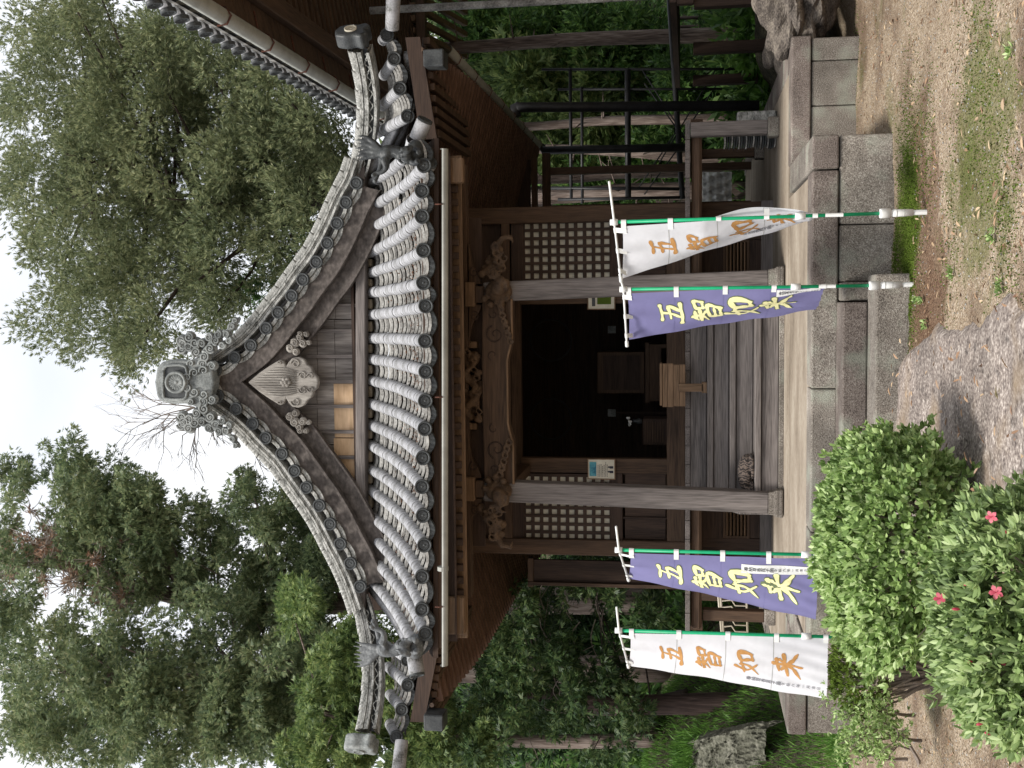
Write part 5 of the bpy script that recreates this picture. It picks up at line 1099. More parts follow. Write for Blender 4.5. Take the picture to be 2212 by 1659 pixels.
bevel(put('eave_beam', MB().beam((gx + .56, n0, gz - .06), (gx + .56, n1 - .3, gz - .06), .22, .14), M['wood_y'], GH), .012)
put('soffit', MB().beam((gx + .5, (n0 + n1) / 2, gz + .1), (gx + 4, (n0 + n1) / 2, gz + .75), n1 - n0, .03), M['dk_x'], GH)
y = n0 + .1
while y < n1 - 2: bevel(put('rafter', MB().beam((gx + .66, y, gz + .02), (gx + 3.9, y, gz + .62), .09, .11), M['wood_x'], GH), .006); y += .22
for i in range(12): bevel(put('rafter', MB().beam((gx + 1.9 + i * .22, n1 - 2.4, gz + .25), (gx + 1.9 + i * .22, n1 - .1 + .02 * i, gz - .25), .1, .11), M['lt_y'], GH), .006)
put('eave_beam', MB().beam((gx + .6, 20.2, gz + .05), (gx + 4, 20.2, gz + .12), .14, .16), M['wood_x'], GH)
put('main_slope', MB().grid([[(gx + .9, n0, gz + .43), (gx + .9, n1, gz + .43)], [(gx + 4.5, n0, gz + 2.6), (gx + 4.5, n1 - 2, gz + 2.6)]]), M['pan'], GH)
p = Q(1200, 2, 15.5); put('downpipe', MB().tube([(p.x, 15.5, gz - .3), (p.x, 15.5, .6)], .05, 12), M['pan'], GH, True)
hx = p.x + .4
bevel(put('wall_post', MB().box((hx + 2.8, 15, .6), (hx + 3.05, 15.25, gz)), M['wood_z'], GH), .01); put('wall', MB().box((hx + 3.2, 7, .6), (hx + 3.3, 21, gz + .3)), M['plaster'], GH)
for k_ in range(5): put('verandah_board', MB().box((Q(1440, 88, 16).x + k_ * .22, 14.0, 1.76), (Q(1440, 88, 16).x + k_ * .22 + .21, 19.5, 1.84)), M['dk_y'], GH)
bevel(put('verandah_beam', MB().box((Q(1440, 88, 16).x - .02, 14.0, 1.55), (Q(1440, 88, 16).x + 1.1, 14.12, 1.755)), M['dk_x'], GH), .01)
for yy in (14.2, 16.8, 19.2): bevel(put('verandah_post', MB().box((Q(1500, 88, 16).x, yy, .5), (Q(1500, 88, 16).x + .16, yy + .16, 1.55)), M['dk_z'], GH), .01)

# ================================================================ behind on the right
BP = thing('rear_gallery', 'dark timber post-and-beam frame standing behind the right corner of the hall', 'timber frame', (Q(1600, 363, 18.8).x, 18.8, PZ))
bevel(put('post', MB().box(*RB(1188, 1640, 371, 355, 18.8, .14)), M['wood_z'], BP), .008); bevel(put('beam', MB().box(*RB(1171, 1188, 452, 330, 18.78, .12)), M['wood_x'], BP), .008); put('beam', MB().box(*RB(1148, 1160, 452, 338, 18.8, .1)), M['wood_x'], BP)
put('post', MB().box(*RB(1188, 1640, 448, 438, 18.85, .1)), M['wood_z'], BP)
put('board', MB().box(*RB(1120, 1146, 450, 345, 18.9, .03)), M['dk_x'], BP)
RK = thing('pipe_frame', 'black steel pipe frame with crossed braces among the trees behind the hall', 'pipe frame', (Q(1560, 290, 21).x, 21, .5))
def pipe(a, b, r, d=21): put('pipe', MB().tube([Q(*a, d), Q(*b, d)], r, 8), M['steel'], RK, True)
for a, b, r in (((1170, 150), (1592, 149), .024), ((1205, 193), (1560, 192), .022), ((1232, 148), (1234, 430), .03), ((1257, 188), (1258, 440), .028), ((1190, 406), (1480, 408), .03), ((1205, 431), (1490, 426), .028), ((1356, 150), (1357, 425), .055), ((1446, 0), (1474, 430), .05), ((1388, 152), (1500, 330), .012), ((1392, 180), (1478, 300), .012), ((1545, 152), (1425, 350), .012), ((1560, 165), (1470, 300), .012), ((1480, 300), (1392, 420), .012), ((1470, 270), (1380, 405), .012)): pipe(a, b, r)
T = thing('tile_stack', 'stack of dark roof tiles under the right end of the verandah', 'tile stack', (Q(1650, 303, 13.5).x, 13.5, PZ))
zb = PZ; zt_ = Q(1562, 303, 13.5).z; nn = 22; xc, wd_ = Q(1600, 304, 13.5).x, .1
for i in range(nn):
    z = zb + (zt_ - zb) * (i + .5) / nn; jx, jy = rnd.uniform(-.012, .012), rnd.uniform(-.02, .02)
    put('stacked_tile', MB().grid([[(xc + wd_ * u + jx, 13.4 + jy + yy, z + .012 * (u * u)) for u in np.linspace(-1, 1, 5)] for yy in (0, .25)]).grid([[(xc + wd_ * u + jx, 13.4 + jy, z + .012 * (u * u)) for u in np.linspace(-1, 1, 5)], [(xc + wd_ * u + jx, 13.4 + jy, z + .012 * (u * u) - .016) for u in np.linspace(-1, 1, 5)]]), M['disc'] if i % 3 else M['pan'], T)
bevel(put('stone_block', MB().box((Q(1620, 292, 13.7).x, 13.3, PZ), (Q(1620, 252, 13.7).x, 13.6, Q(1592, 270, 13.4).z)), M['noshi'], None, label='grey stone block standing behind the right verandah post', cat='stone block'), .015)
T = put('plastic_sheet', MB().grid([[Q(1518 + 62 * v, 372 + 66 * u, 20.4 + .1 * math.sin(u * 19 + v * 7) + .06 * math.sin(v * 23)) for u in np.linspace(0, 1, 22)] for v in np.linspace(0, 1, 18)]), M['white'], None, True, label='crumpled white plastic sheet glimpsed below the verandah floor', cat='plastic sheet'); sol = T.modifiers.new('thick', 'SOLIDIFY'); sol.thickness = .01
# pale trellis leaning behind the left verandah post
T = thing('trellis', 'pale plastic trellis leaning behind the left verandah post', 'trellis', Q(1612, 1330, 14.6)); dT = 14.6
cA, cB, cC, cD = (1548, 1248), (1612, 1275), (1616, 1402), (1562, 1402)
for a, b in ((cA, cB), (cB, cC), (cC, cD), (cD, cA), ((1553, 1249), (1566, 1402))): put('trellis_bar', MB().tube([Q(*a, dT), Q(*b, dT)], .014, 6), M['plaster'], T)
for k in range(11):
    y0 = 1256 + k * 14; put('trellis_bar', MB().tube([Q(1556 + k * .8, y0, dT), Q(1580, y0 - 2, dT - .01), Q(1588, y0 + 10, dT - .01), Q(1612, y0 + 9 + 2, dT)], .011, 5), M['plaster'], T)
bevel(put('side_screen', MB().box(*RB(1150, 1478, 1262, 1212, 15.2, .05)), M['dk_z'], H), .005); bevel(put('screen_frame', MB().box(*RB(1140, 1152, 1268, 1206, 15.17, .1)), M['wood_x'], H), .005); bevel(put('screen_frame', MB().box(*RB(1140, 1480, 1269, 1261, 15.16, .1)), M['wood_z'], H), .005)
# boulders
def boulder(name, c, r, m, label, seed, cat='boulder', stretch=1):
    n = 40; rows = []; rg = np.random.default_rng(seed); ph = rg.uniform(0, 6.28, (9, 3)); fq = rg.uniform(1.5, 7, (9, 3))
    for i in range(n + 1):
        th = math.pi * i / n; row = []
        for k in range(n):
            a = 2 * math.pi * k / n; v = Vector((math.sin(th) * math.cos(a), math.sin(th) * math.sin(a), math.cos(th))); s = 1
            for q in range(9): s += .12 / (1 + q * .45) * abs(math.sin(v.x * fq[q][0] + ph[q][0]) + math.sin(v.y * fq[q][1] + ph[q][1]) + math.sin(v.z * fq[q][2] * 1.8 + ph[q][2])) - .07
            row.append(Vector(c) + Vector((v.x * r[0], v.y * r[1], v.z * r[2])) * s)
        rows.append(row)
    return put(name, MB().grid(rows, True), m, None, False, label=label, cat=cat)
M['slate'] = nmat('dark_layered_rock', [(.35, (.035, .03, .026)), (.5, (.12, .1, .085)), (.7, (.3, .26, .21))], sc=5, st=(1, 1, 3), sc2=40, mix2=.5, rough=.9, bump=1, dist=.04)
c = Q(1712, 30, 11.6); boulder('boulder', (c.x + .1, 11.8, c.z - .05), (.5, .5, .4), M['slate'], 'dark jagged boulder beside the right end of the platform', 3)
c = Q(1690, 118, 13.0); boulder('boulder', (c.x + .2, 13.2, .5), (.45, .8, .3), M['slate'], 'dark low boulder in the shade behind the jagged one', 5)
M['crackle'] = nmat('cracked_dry_earth', [(.36, (.025, .025, .018)), (.46, (.09, .09, .065)), (.6, (.17, .165, .13)), (.7, (.26, .25, .21))], sc=7, sc2=24, mix2=.55, rough=.95, bump=1, dist=.06)
rr_ = []
for i_ in range(46):
    v = i_ / 45; row = []
    for j_ in range(60):
        u = j_ / 59; p = Q(1466 + 150 * v, 1552 + 30 * (1 - v) + 190 * u, 15.4 - 1.5 * v); n_ = float(vnoise(np.array(u * 9.), np.array(v * 7.), 41)) * .045 - .05 * (1 - float(sstep(0, .25, np.abs(vnoise(np.array(u * 11.), np.array(v * 14.), 44))))); p.y -= n_; p.z += n_ * .5 - (.25 * max(0, .12 - u) / .12 + .2 * max(0, v - .85) / .15); row.append(p)
    rr_.append(row)
bank_top = [Vector(rr_[i_][j_]) for i_ in range(0, 9) for j_ in range(60)]
put('earth_bank', MB().grid(rr_), M['crackle'], None, False, kind='structure')
# ================================================================ trees and plants
def hexleaf(P, D, S, ln, wd, fold=.18):
    n = len(P); ln = np.broadcast_to(ln, (n,))[:, None]; wd = np.broadcast_to(wd, (n,))[:, None]; Nn = np.cross(D, S)
    V = np.stack([P, P + D * ln * .3 + S * wd * .42 + Nn * wd * fold, P + D * ln * .68 + S * wd * .46 + Nn * wd * fold, P + D * ln - Nn * wd * .2, P + D * ln * .68 - S * wd * .46 + Nn * wd * fold, P + D * ln * .3 - S * wd * .42 + Nn * wd * fold], 1)
    b = (np.arange(n) * 6)[:, None]; return V.reshape(-1, 3), np.concatenate([b + np.array([[0, 1, 2, 3]]), b + np.array([[0, 3, 4, 5]])])
def clump_points(cl, n, shell=.5):
    """cl: list of (center, radius(3), weight)"""
    C_ = np.array([c[0] for c in cl]); Rr = np.array([c[1] for c in cl]); w = np.array([c[2] for c in cl]); i = rng.choice(len(cl), n, p=w / w.sum())
    g_ = rng.normal(size=(n, 3)) * (.62 if shell < .6 else .7); r = np.linalg.norm(g_, axis=1)[:, None]; d = g_ / (r + 1e-6); g_ = g_ * np.minimum(1, 1.35 / (r + 1e-6)); return C_[i] + g_ * Rr[i], d
def sprays(P, ax, K, spread, ln, wd, hexa=False, flat=False):
    n = len(P); Pr = np.repeat(P, K, 0); A = np.repeat(ax, K, 0); q = perp(A) if not flat else None
    if flat:
        s = np.repeat(perp(ax), K, 0); u = np.tile(np.linspace(-1, 1, K), n)[:, None]; D = A + s * u * spread; q = np.cross(A, s)
        D /= np.linalg.norm(D, axis=1)[:, None]; S = np.cross(q, D); Pr = Pr + A * rng.uniform(-.3, .5, (len(Pr), 1)) * ln
    else:
        D = A + q * spread; D /= np.linalg.norm(D, axis=1)[:, None]; S = np.cross(D, A); S /= np.linalg.norm(S, axis=1)[:, None] + 1e-9
        Pr = Pr + A * rng.uniform(0, .6, (len(Pr), 1)) * ln
    L_ = ln * rng.uniform(.7, 1.2, len(Pr)); return (hexleaf if hexa else leafquads)(Pr, D, S, L_, wd)
def region(ells, n, d0, d1, rpx, flat=.7):
    out = []; w = [e[2] * e[3] * (e[4] if len(e) > 4 else 1) for e in ells]
    for _ in range(int(n * 2.3)):
        e = rnd.choices(ells, w)[0]; a, r = rnd.uniform(0, 6.283), math.sqrt(rnd.random()); d = rnd.uniform(d0, d1); c = Q(e[0] + e[2] * r * math.cos(a), e[1] + e[3] * r * math.sin(a), d)
        q = rnd.uniform(*rpx) * .78 * d / FP; sx_ = rnd.uniform(.6, 1.7); out.append((tuple(c), (q * sx_, q * rnd.uniform(.7, 1.4), q * flat * rnd.uniform(.6, 1.3)), q ** 2)); 
    return out
def branchy(mb, base, clumps, n, r0, wob=.4, taper=.25, m=6):
    base = [Vector(b) for b in base]
    for c in rnd.sample(clumps, min(n, len(clumps))):
        e = Vector(c[0]); cand = min(base, key=lambda p: (p - e).length + max(0, p.z - e.z) * 1.5 + rnd.random()); l = (e - cand).length; mid = lerp(cand, e, .5) + Vector((rnd.uniform(-1, 1), rnd.uniform(-1, 1), rnd.uniform(-.5, .3))) * wob * l * .25
        k = r0 * rnd.uniform(.5, 1); mb.tube(cr_pts([cand, mid, e], m), [k * (1 - (1 - taper) * i / m) for i in range(m + 1)], 5, False)
def tree(name, label, trunk, rad, cl, mat, kind, n, K, ln, wd, spread, up, group=None, bark='bark', nb=26, br=.05, shell=.5, cat='tree', extra=None):
    T = thing(name, label, cat, (trunk[0][0], trunk[0][1], float(terrain(np.array(trunk[0][0]), np.array(trunk[0][1])))), group)
    c = cr_pts(trunk, 16); put('trunk', MB().tube(c, [rad * (1 - .72 * i / 16) for i in range(17)], 12), M[bark], T, True)
    mb = MB(); branchy(mb, c[5:], cl, nb, br); put('branches', mb, M[bark], T, True)
    P, d = clump_points(cl, n, shell); ax = d + np.array([0, 0, up]) + rng.normal(0, .35, P.shape); ax /= np.linalg.norm(ax, axis=1)[:, None]
    V, F_ = sprays(P, ax, K, spread, ln, wd, flat=(kind == 'flat')); put('crown', npmesh('crown', V, F_, M[mat]), None, T, kind='stuff')
    if extra: extra(T, cl, c)
    return T
gz0 = lambda x, y: float(terrain(np.array(x), np.array(y))) - .1
def gp(x, y, d): p = Q(x, y, d); return Vector((p.x, d, gz0(p.x, d)))
# --- big yew-pine on the right
E1 = [(120, 60, 110, 90), (170, 180, 130, 90), (100, 400, 95, 120), (190, 560, 140, 110), (250, 380, 150, 130), (240, 700, 130, 95), (340, 760, 110, 50, .8), (330, 560, 150, 120), (370, 330, 140, 140), (330, 150, 140, 120), (480, 640, 95, 55, .8), (480, 430, 110, 100, .6), (520, 230, 130, 100, .7), (620, 560, 60, 40, .7), (640, 400, 80, 60, .35), (690, 330, 80, 60, .9), (740, 400, 50, 50, .9), (560, 100, 90, 90, .8), (60, 720, 45, 60, .6), (20, 200, 40, 50), (30, 350, 40, 60), (230, 50, 80, 60), (330, 100, 80, 60), (440, 140, 80, 55), (560, 190, 90, 50), (660, 240, 60, 45), (250, 250, 100, 100), (420, 560, 90, 80), (180, 300, 110, 90)]
cl = region(E1 + [(560, 470, 110, 110), (620, 560, 90, 60), (500, 330, 90, 90), (640, 330, 90, 60), (590, 260, 90, 70)], 330, 21.5, 27, (22, 60), .62)
tree('yew_pine', 'huge olive-green yew-pine filling the sky to the right of the gable', [gp(1400, 420, 26), Q(900, 430, 26), Q(700, 430, 26), Q(520, 450, 25.5), Q(330, 440, 25), Q(150, 420, 24)], .26, cl, 'maki', 'round', 66000, 7, .11, .022, .6, .7, bark='darkbark', nb=46, br=.1, shell=.42)
cl = region([(620, 330, 140, 140), (700, 560, 80, 60), (560, 640, 80, 50), (480, 150, 120, 130)], 34, 27, 30, (20, 45), .7)
tree('yew_pine', 'darker yew-pine seen through the gaps low behind the big one', [gp(1400, 520, 28), Q(800, 500, 28), Q(560, 470, 28)], .3, cl, 'under', 'round', 3500, 8, .17, .036, .6, .6, bark='darkbark', nb=16, br=.07)
# --- cypresses on the left
G = 'tall cypresses to the left of the hall'
E2 = [(110, 1010, 60, 40, .9), (180, 1080, 90, 60), (280, 1060, 50, 40, .8), (330, 1120, 60, 50, .8), (560, 1080, 60, 40, .8), (420, 1180, 90, 60, .7), (250, 1190, 110, 60, .8), (560, 1170, 90, 60), (690, 1230, 70, 60), (480, 1260, 110, 50, .9), (640, 1100, 50, 40, .8), (90, 1180, 80, 60, .5), (370, 1230, 60, 60), (380, 1090, 60, 40, .7), (480, 1090, 70, 50, .8), (620, 1190, 60, 60), (560, 1030, 40, 25, .7), (250, 1130, 90, 70), (700, 1160, 40, 40)]
E2 = [(a_, b_ - 6, c_, d_ * 1.05, *(w_ or (1,))) for a_, b_, c_, d_, *w_ in E2]
cl = region(E2 + [(20, 1060, 40, 50, .5), (30, 1180, 50, 60, .6), (300, 1250, 130, 60, .5)], 110, 21, 25, (18, 50), .55)
def deadbits(T, cl, c):
    cc = region([(110, 1230, 110, 60), (220, 1200, 60, 40), (60, 1150, 60, 50), (250, 1260, 50, 50)], 22, 21, 23, (10, 26)); P, d = clump_points(cc, 900); V, F_ = sprays(P, rdirs(900), 4, .8, .1, .035); put('dead_foliage', npmesh('dead_foliage', V, F_, M['deadleaf']), None, T, kind='stuff')
    mb = MB(); branchy(mb, c[8:], cc, 16, .035); 
    for q in cc:
        for _ in range(12):
            p = Vector(q[0]); e = p + Vector(rdirs(1)[0]) * rnd.uniform(.2, .5); mb.tube(cr_pts([p, lerp(p, e, .5) + Vector((0, 0, -.05)), e], 4), .008, 4, False)
    put('dead_twigs', mb, M['twig'], T)
tree('cypress', 'cypress with dead brown twigs in its top, nearest the gable on the left', [gp(1300, 1290, 23), Q(900, 1300, 23), Q(650, 1305, 23), Q(430, 1300, 23), Q(230, 1250, 23), Q(60, 1200, 23)], .3, cl, 'hinoki', 'flat', 38000, 6, .1, .024, .9, -.35, G, nb=40, br=.05, extra=deadbits)
E3 = [(90, 1440, 90, 80), (180, 1560, 140, 90), (330, 1590, 130, 70), (300, 1400, 90, 60, .8), (180, 1350, 90, 50, .9), (480, 1420, 90, 60, .8), (520, 1560, 110, 90), (450, 1330, 70, 40, .7), (680, 1400, 90, 80), (640, 1540, 120, 90), (60, 1600, 80, 70), (560, 1350, 70, 60)]
cl = region(E3 + [(20, 1300, 50, 70), (20, 1420, 50, 70), (250, 1500, 130, 90), (400, 1500, 120, 80), (580, 1450, 90, 70)], 150, 19, 23, (20, 56), .55)
tree('cypress', 'dense cypress with a bare forked trunk at the lower left edge', [gp(1400, 1440, 21), Q(900, 1450, 21), Q(600, 1450, 21), Q(370, 1459, 21), Q(150, 1465, 21)], .27, cl, 'hinoki', 'flat', 48000, 6, .1, .024, .9, -.3, G, nb=50, br=.045)
E4 = [(760, 1500, 110, 110), (860, 1580, 120, 80), (700, 1620, 100, 60), (760, 1370, 60, 60), (830, 1430, 60, 50), (1000, 1600, 70, 60), (640, 1300, 50, 40)]
cl = region(E4, 80, 16.5, 18.5, (20, 48), .55)
tree('cypress', 'younger bright green cypress close to the left eave', [gp(1500, 1600, 17.5), Q(1100, 1600, 17.5), Q(800, 1560, 17.5), Q(700, 1540, 17.5)], .13, cl, 'hinoki2', 'flat', 24000, 6, .09, .022, .9, -.2, G, nb=26, br=.03)
E5 = [(1150, 1480, 110, 110), (1300, 1560, 110, 90), (1080, 1380, 90, 70, .8), (1180, 1340, 60, 50, .8), (1250, 1440, 60, 60, .8), (1050, 1600, 90, 60), (1330, 1480, 50, 70, .7), (1190, 1280, 50, 30, .7), (1130, 1300, 40, 50), (1400, 1300, 90, 60, .5), (1280, 1270, 60, 40)]
cl = region(E5, 90, 16, 19, (18, 42), .55)
def arcs(T, cl, c):
    mb = MB()
    for k in range(46):
        a = Q(rnd.uniform(1100, 1330), rnd.uniform(1300, 1560), 17.5); x, y = rnd.uniform(1100, 1300), rnd.uniform(1290, 1420); e = a + Vector((rnd.uniform(-.9, .9), rnd.uniform(-.4, .2), rnd.uniform(-.5, .15))); mb.tube(cr_pts([a, lerp(a, e, .4) + Vector((0, 0, .12)), lerp(a, e, .8) + Vector((0, 0, .03)), e], 8), [.012 - .001 * i for i in range(9)], 4, False)
    put('bare_twigs', mb, M['twig'], T)
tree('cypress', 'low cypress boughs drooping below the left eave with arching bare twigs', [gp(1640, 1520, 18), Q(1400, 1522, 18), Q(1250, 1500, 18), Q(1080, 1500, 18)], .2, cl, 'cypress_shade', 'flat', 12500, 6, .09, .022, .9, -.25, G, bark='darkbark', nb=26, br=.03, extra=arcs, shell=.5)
cl = region([(1180, 1300, 60, 60), (1350, 1300, 160, 120), (1300, 1500, 160, 130), (1100, 1500, 120, 140), (1460, 1400, 80, 150)], 60, 23, 27, (30, 60), .8)
tree('broadleaf_tree', 'evergreen mass with deep shade in its leaf colour, far behind the left verandah', [gp(1600, 1380, 25), Q(1400, 1380, 25), Q(1100, 1400, 25)], .2, cl, 'shade', 'round', 9000, 8, .2, .045, .8, .2, bark='darkbark', nb=14, br=.05)
# stump-like trunk at the left bank
for (x0, x1, y0, d, r, lab) in ((1270, 1665, 1520, 17.0, .17, 'reddish cedar trunk standing at the foot of the left bank'), ):
    T = thing('cedar_trunk', lab, 'tree trunk', (Q(x1, y0, d).x, d, .4)); c = [Q(x1 + 25, y0 - 2, d), Q(x1 - 30, y0 - 1, d), Q(1500, y0 + 1, d), Q(x0, y0 + 4, d)]; put('trunk', MB().tube(cr_pts(c, 14), [r * 1.5, r * 1.25] + [r * 1.1] * 3 + [r] * 5 + [r * .9] * 5, 14), M['redbark'], T, True)
# --- cedars behind on the right
GT_ = 'bare conifer trunks behind the right corner of the hall'
for (x0, x1, ya, yb_, w, d, lab) in ((985, 1470, 103, 78, 29, 22, 'leaning brown trunk nearest the neighbouring hall'), (1120, 1470, 274, 258, 20, 22.3, 'slim pale trunk between the two downpipes'), (1160, 1500, 322, 340, 22, 22.5, 'pale trunk curving beside the second downpipe'), (1180, 1500, 388, 372, 22, 22.5, 'mid brown trunk behind the pipe frame'), (1170, 1530, 425, 412, 36, 22, 'broad pale trunk closest to the hall corner')):
    T = thing('conifer', lab, 'tree trunk', gp(1480, yb_, d), GT_); c = [gp(1560, yb_, d), Q(x1, yb_, d), lerp(Q(x1, yb_, d), Q(x0, ya, d), .5) + Vector((.04, 0, 0)), Q(x0, ya, d), Q(x0 - 350, ya + rnd.uniform(-10, 10), d)]; r = w / 2 * d / FP
    put('trunk', MB().tube(cr_pts(c, 16), [r * (1.15 - .35 * i / 16) for i in range(17)], 12), M['bark'], T, True); mb = MB()
    for _ in range(10):
        p = at(c, rnd.uniform(.35, .95)); mb.tube([p, p + Vector((rnd.uniform(-.6, .6), rnd.uniform(-.5, .2), rnd.uniform(-.1, .3)))], [.02, .006], 5, False)
    put('branch_stubs', mb, M['bark'], T, kind='stuff')
GU = 'shrubs on the slope behind the hall'
for i, (es, nn, lab, mt, d0) in enumerate((([(1040, 40, 80, 60), (1120, 90, 90, 60), (1220, 40, 90, 50)], 5200, 'leafy shrub with bright tips beside the neighbouring hall', 'under', 25), ([(1330, 60, 90, 60), (1400, 130, 80, 60), (1290, 130, 70, 50)], 4600, 'dense shrub behind the left end of the pipe frame', 'under', 24.5), ([(1160, 190, 90, 60), (1270, 230, 80, 60), (1100, 150, 60, 50)], 5200, 'feathery young cypress between the trunks', 'hinoki2', 24), ([(1400, 230, 80, 60), (1340, 330, 80, 70), (1230, 340, 80, 50), (1180, 290, 50, 40)], 5600, 'green shrub crossed by the pipe braces', 'hinoki2', 24.5), ([(1300, 430, 90, 40), (1440, 330, 60, 80), (1480, 200, 50, 90)], 3800, 'low leafy shrub under the cross braces', 'under', 23))):
    cl = region(es, 26, d0, d0 + 2, (26, 48), .9); tree('shrub', lab, [gp(1500, es[0][1], d0 + 1), Q(1400, es[0][1], d0 + 1), Q(es[0][0], es[0][1], d0 + 1)], .05, cl, mt, 'round' if mt == 'under' else 'flat', nn, 7, .17, .04, .8, .3, GU, bark='darkbark', nb=12, br=.02, cat='shrub')
# undergrowth carpet on the slope (nobody could count it)
n = 42000; X = rng.uniform(-16, 14, n); Y = 21 + 25 * rng.uniform(0, 1, n) ** 1.3; keep_ = ~((np.abs(X + .9) < 4) & (Y < 21.5)); X, Y = X[keep_], Y[keep_]
P = np.stack([X, Y, terrain(X, Y) + rng.uniform(0, 1, len(X)) ** 2 * .9], 1); ax = rdirs(len(P), .8); V, F_ = sprays(P, ax, 3, .7, .3, .09); put('undergrowth', npmesh('undergrowth', V, F_, M['under']), None, kind='stuff')
# far wood closing the view behind the slope
n = 26000; X = rng.uniform(-30, 30, n); Y = rng.uniform(40, 52, n); top = 12.5 + 2.5 * np.sin(X * .5) + 1.2 * np.sin(X * 1.7); P = np.stack([X, Y, 4 + (top - 4) * rng.uniform(0, 1, n) ** .8], 1); V, F_ = sprays(P, rdirs(n, .4), 3, .8, .7, .28); put('distant_wood', npmesh('distant_wood', V, F_, M['hinoki']), None, kind='stuff')

# --- bare tree behind the ridge ornament
T = thing('bare_tree', 'leafless pale tree fanning out behind the ridge ornament', 'tree', gp(1400, 900, 24)); base = [gp(1400, 900, 24), Q(800, 890, 24), Q(560, 885, 24), Q(430, 878, 24)]
put('trunk', MB().tube(cr_pts(base, 12), [.13 - .008 * i for i in range(13)], 8), M['twig'], T, True); mb = MB()
def grow(p, d, l, r, lev):
    e = p + d * l; m_ = lerp(p, e, .5) + Vector(rdirs(1)[0]) * l * .06; mb.tube(cr_pts([p, m_, e], 5), [r * (1 - .1 * i) for i in range(6)], 4, False)
    if lev: 
        for _ in range(3): grow(at([p, m_, e], rnd.uniform(.35, 1)), (d + Vector(rdirs(1)[0]) * .55 + Vector((0, 0, -.12))).normalized(), l * rnd.uniform(.5, .75), r * .55, lev - 1)
for (x, y) in ((235, 842), (260, 900), (240, 940), (310, 960), (360, 975), (470, 990), (330, 905), (560, 1030), (420, 1010), (290, 870)):
    s = Q(*rnd.choice([(420, 880), (450, 885), (520, 890)]), 24); e = Q(x, y, 24 + rnd.uniform(-.5, .5)); grow(s, (e - s).normalized(), (e - s).length * .62, .022, 3)
put('branches', mb, M['twig'], T)

# --- azaleas in the foreground
def azalea(label, c, r, mt, n, ln, wd, seed, name='azalea_bush', grp=None, bumps=5):
    T = thing(name, label, 'shrub', (c[0], c[1], 0)); c = np.array(c); r = np.array(r); d = rdirs(n, .25)
    lump = 1 + .035 * np.sin(d[:, 0] * 23 + d[:, 2] * 19 + seed) + .07 * np.sin(d[:, 0] * bumps + seed) * np.cos(d[:, 2] * bumps * .8 + seed) + .05 * np.sin(d[:, 0] * 11 + d[:, 2] * 9 + seed) + .04 * np.cos(d[:, 1] * 13 - seed)
    rad = lump * np.where(rng.random(n) < .62, rng.uniform(.93, 1.03, n), rng.uniform(.55, .95, n)); rad += np.where(rng.random(n) < .05, rng.uniform(0, .16, n), 0)
    sq = (np.abs(d) ** 2.7).sum(1) ** (-1 / 2.7); P = c + d * r * (rad * sq * .96)[:, None]; ok = P[:, 2] > .02; P, d = P[ok], d[ok]
    ax = d * .8 + np.array([0, 0, .5]) + rng.normal(0, .3, P.shape); ax /= np.linalg.norm(ax, axis=1)[:, None]
    V, F_ = sprays(P, ax, 6, 1.05, ln, wd, hexa=True); put('foliage', npmesh('foliage', V, F_, M[mt]), None, T, kind='stuff')
    mb = MB(); root = Vector((c[0], c[1], -.03))
    for k in range(60):
        q = Vector(P[rnd.randrange(len(P))]); m_ = lerp(root, q, .5) + Vector(rdirs(1)[0]) * .05; mb.tube(cr_pts([root + Vector((rnd.uniform(-.06, .06), rnd.uniform(-.06, .06), 0)), m_, q], 6), [.012 - .0015 * i for i in range(7)], 5, False)
    put('stems', mb, M['twig'], T); return T, P, d
c1 = Q(1935, 1180, 6.75); azalea('rounded bright green bush in front of the stone steps', (c1.x, c1.y, c1.z), (.66, .52, .4), 'azalea', 4700, .046, .024, 2.0)
for (x, y) in ((1745, 1187), (1835, 965), (1875, 925), (1740, 1260)):
    q = Q(x, y, 6.75)
c2 = Q(2262, 1335, 5.1); T2, P2_, d2_ = azalea('nearest bush with longer pale leaves and a few pink blossoms, cut by the frame', (c2.x, c2.y, c2.z), (.53, .46, .42), 'azalea2', 4300, .052, .02, 4.4)
def flower(p, n_, size, T, label=None):
    n_ = Vector(n_).normalized(); u = n_.orthogonal().normalized(); v = n_.cross(u); Ps, Ds, Ss = [], [], []
    mb = MB()
    for k in range(5):
        a = k * 6.283 / 5 + .3; d_ = (u * math.cos(a) + v * math.sin(a)); s_ = d_.cross(n_); rows = []
        for t, w, h in ((0, .08, 0), (.35, .26, .2), (.7, .34, .3), (1, .06, .22)): rows.append([p + (d_ * t + n_ * h + s_ * w * q) * size for q in (-1, 0, 1)])
        mb.grid(rows)
    for k in range(5): mb.tube([p, p + (n_ * .7 + u * .12 * math.cos(k * 1.3) + v * .12 * math.sin(k * 1.3)) * size], size * .02, 4)
    return put('blossom', mb, M['petal'], T, True)
TB = T2
for (x, y, s) in ((2143, 1116, .026), (2031, 1293, .027), (2153, 1279, .03)):
    p = Q(x, y, 4.72 if x > 2100 else 4.9); flower(p, (EYE - p).normalized() + Vector((rnd.uniform(-.3, .3), 0, .4)), s, TB)
for (x, y) in ((2098, 1258), (2181, 1150), (2073, 1316), (2125, 1561), (2142, 1586), (2177, 1436), (2105, 1432)):
    p = Q(x, y, 4.78); dr = (Vector((rnd.uniform(-.5, .5), -.3, .7))).normalized(); put('flower_bud', MB().tube([p, p + dr * .012, p + dr * .028, p + dr * .036], [.003, .007, .006, .001], 6), M['petal'], TB, True)
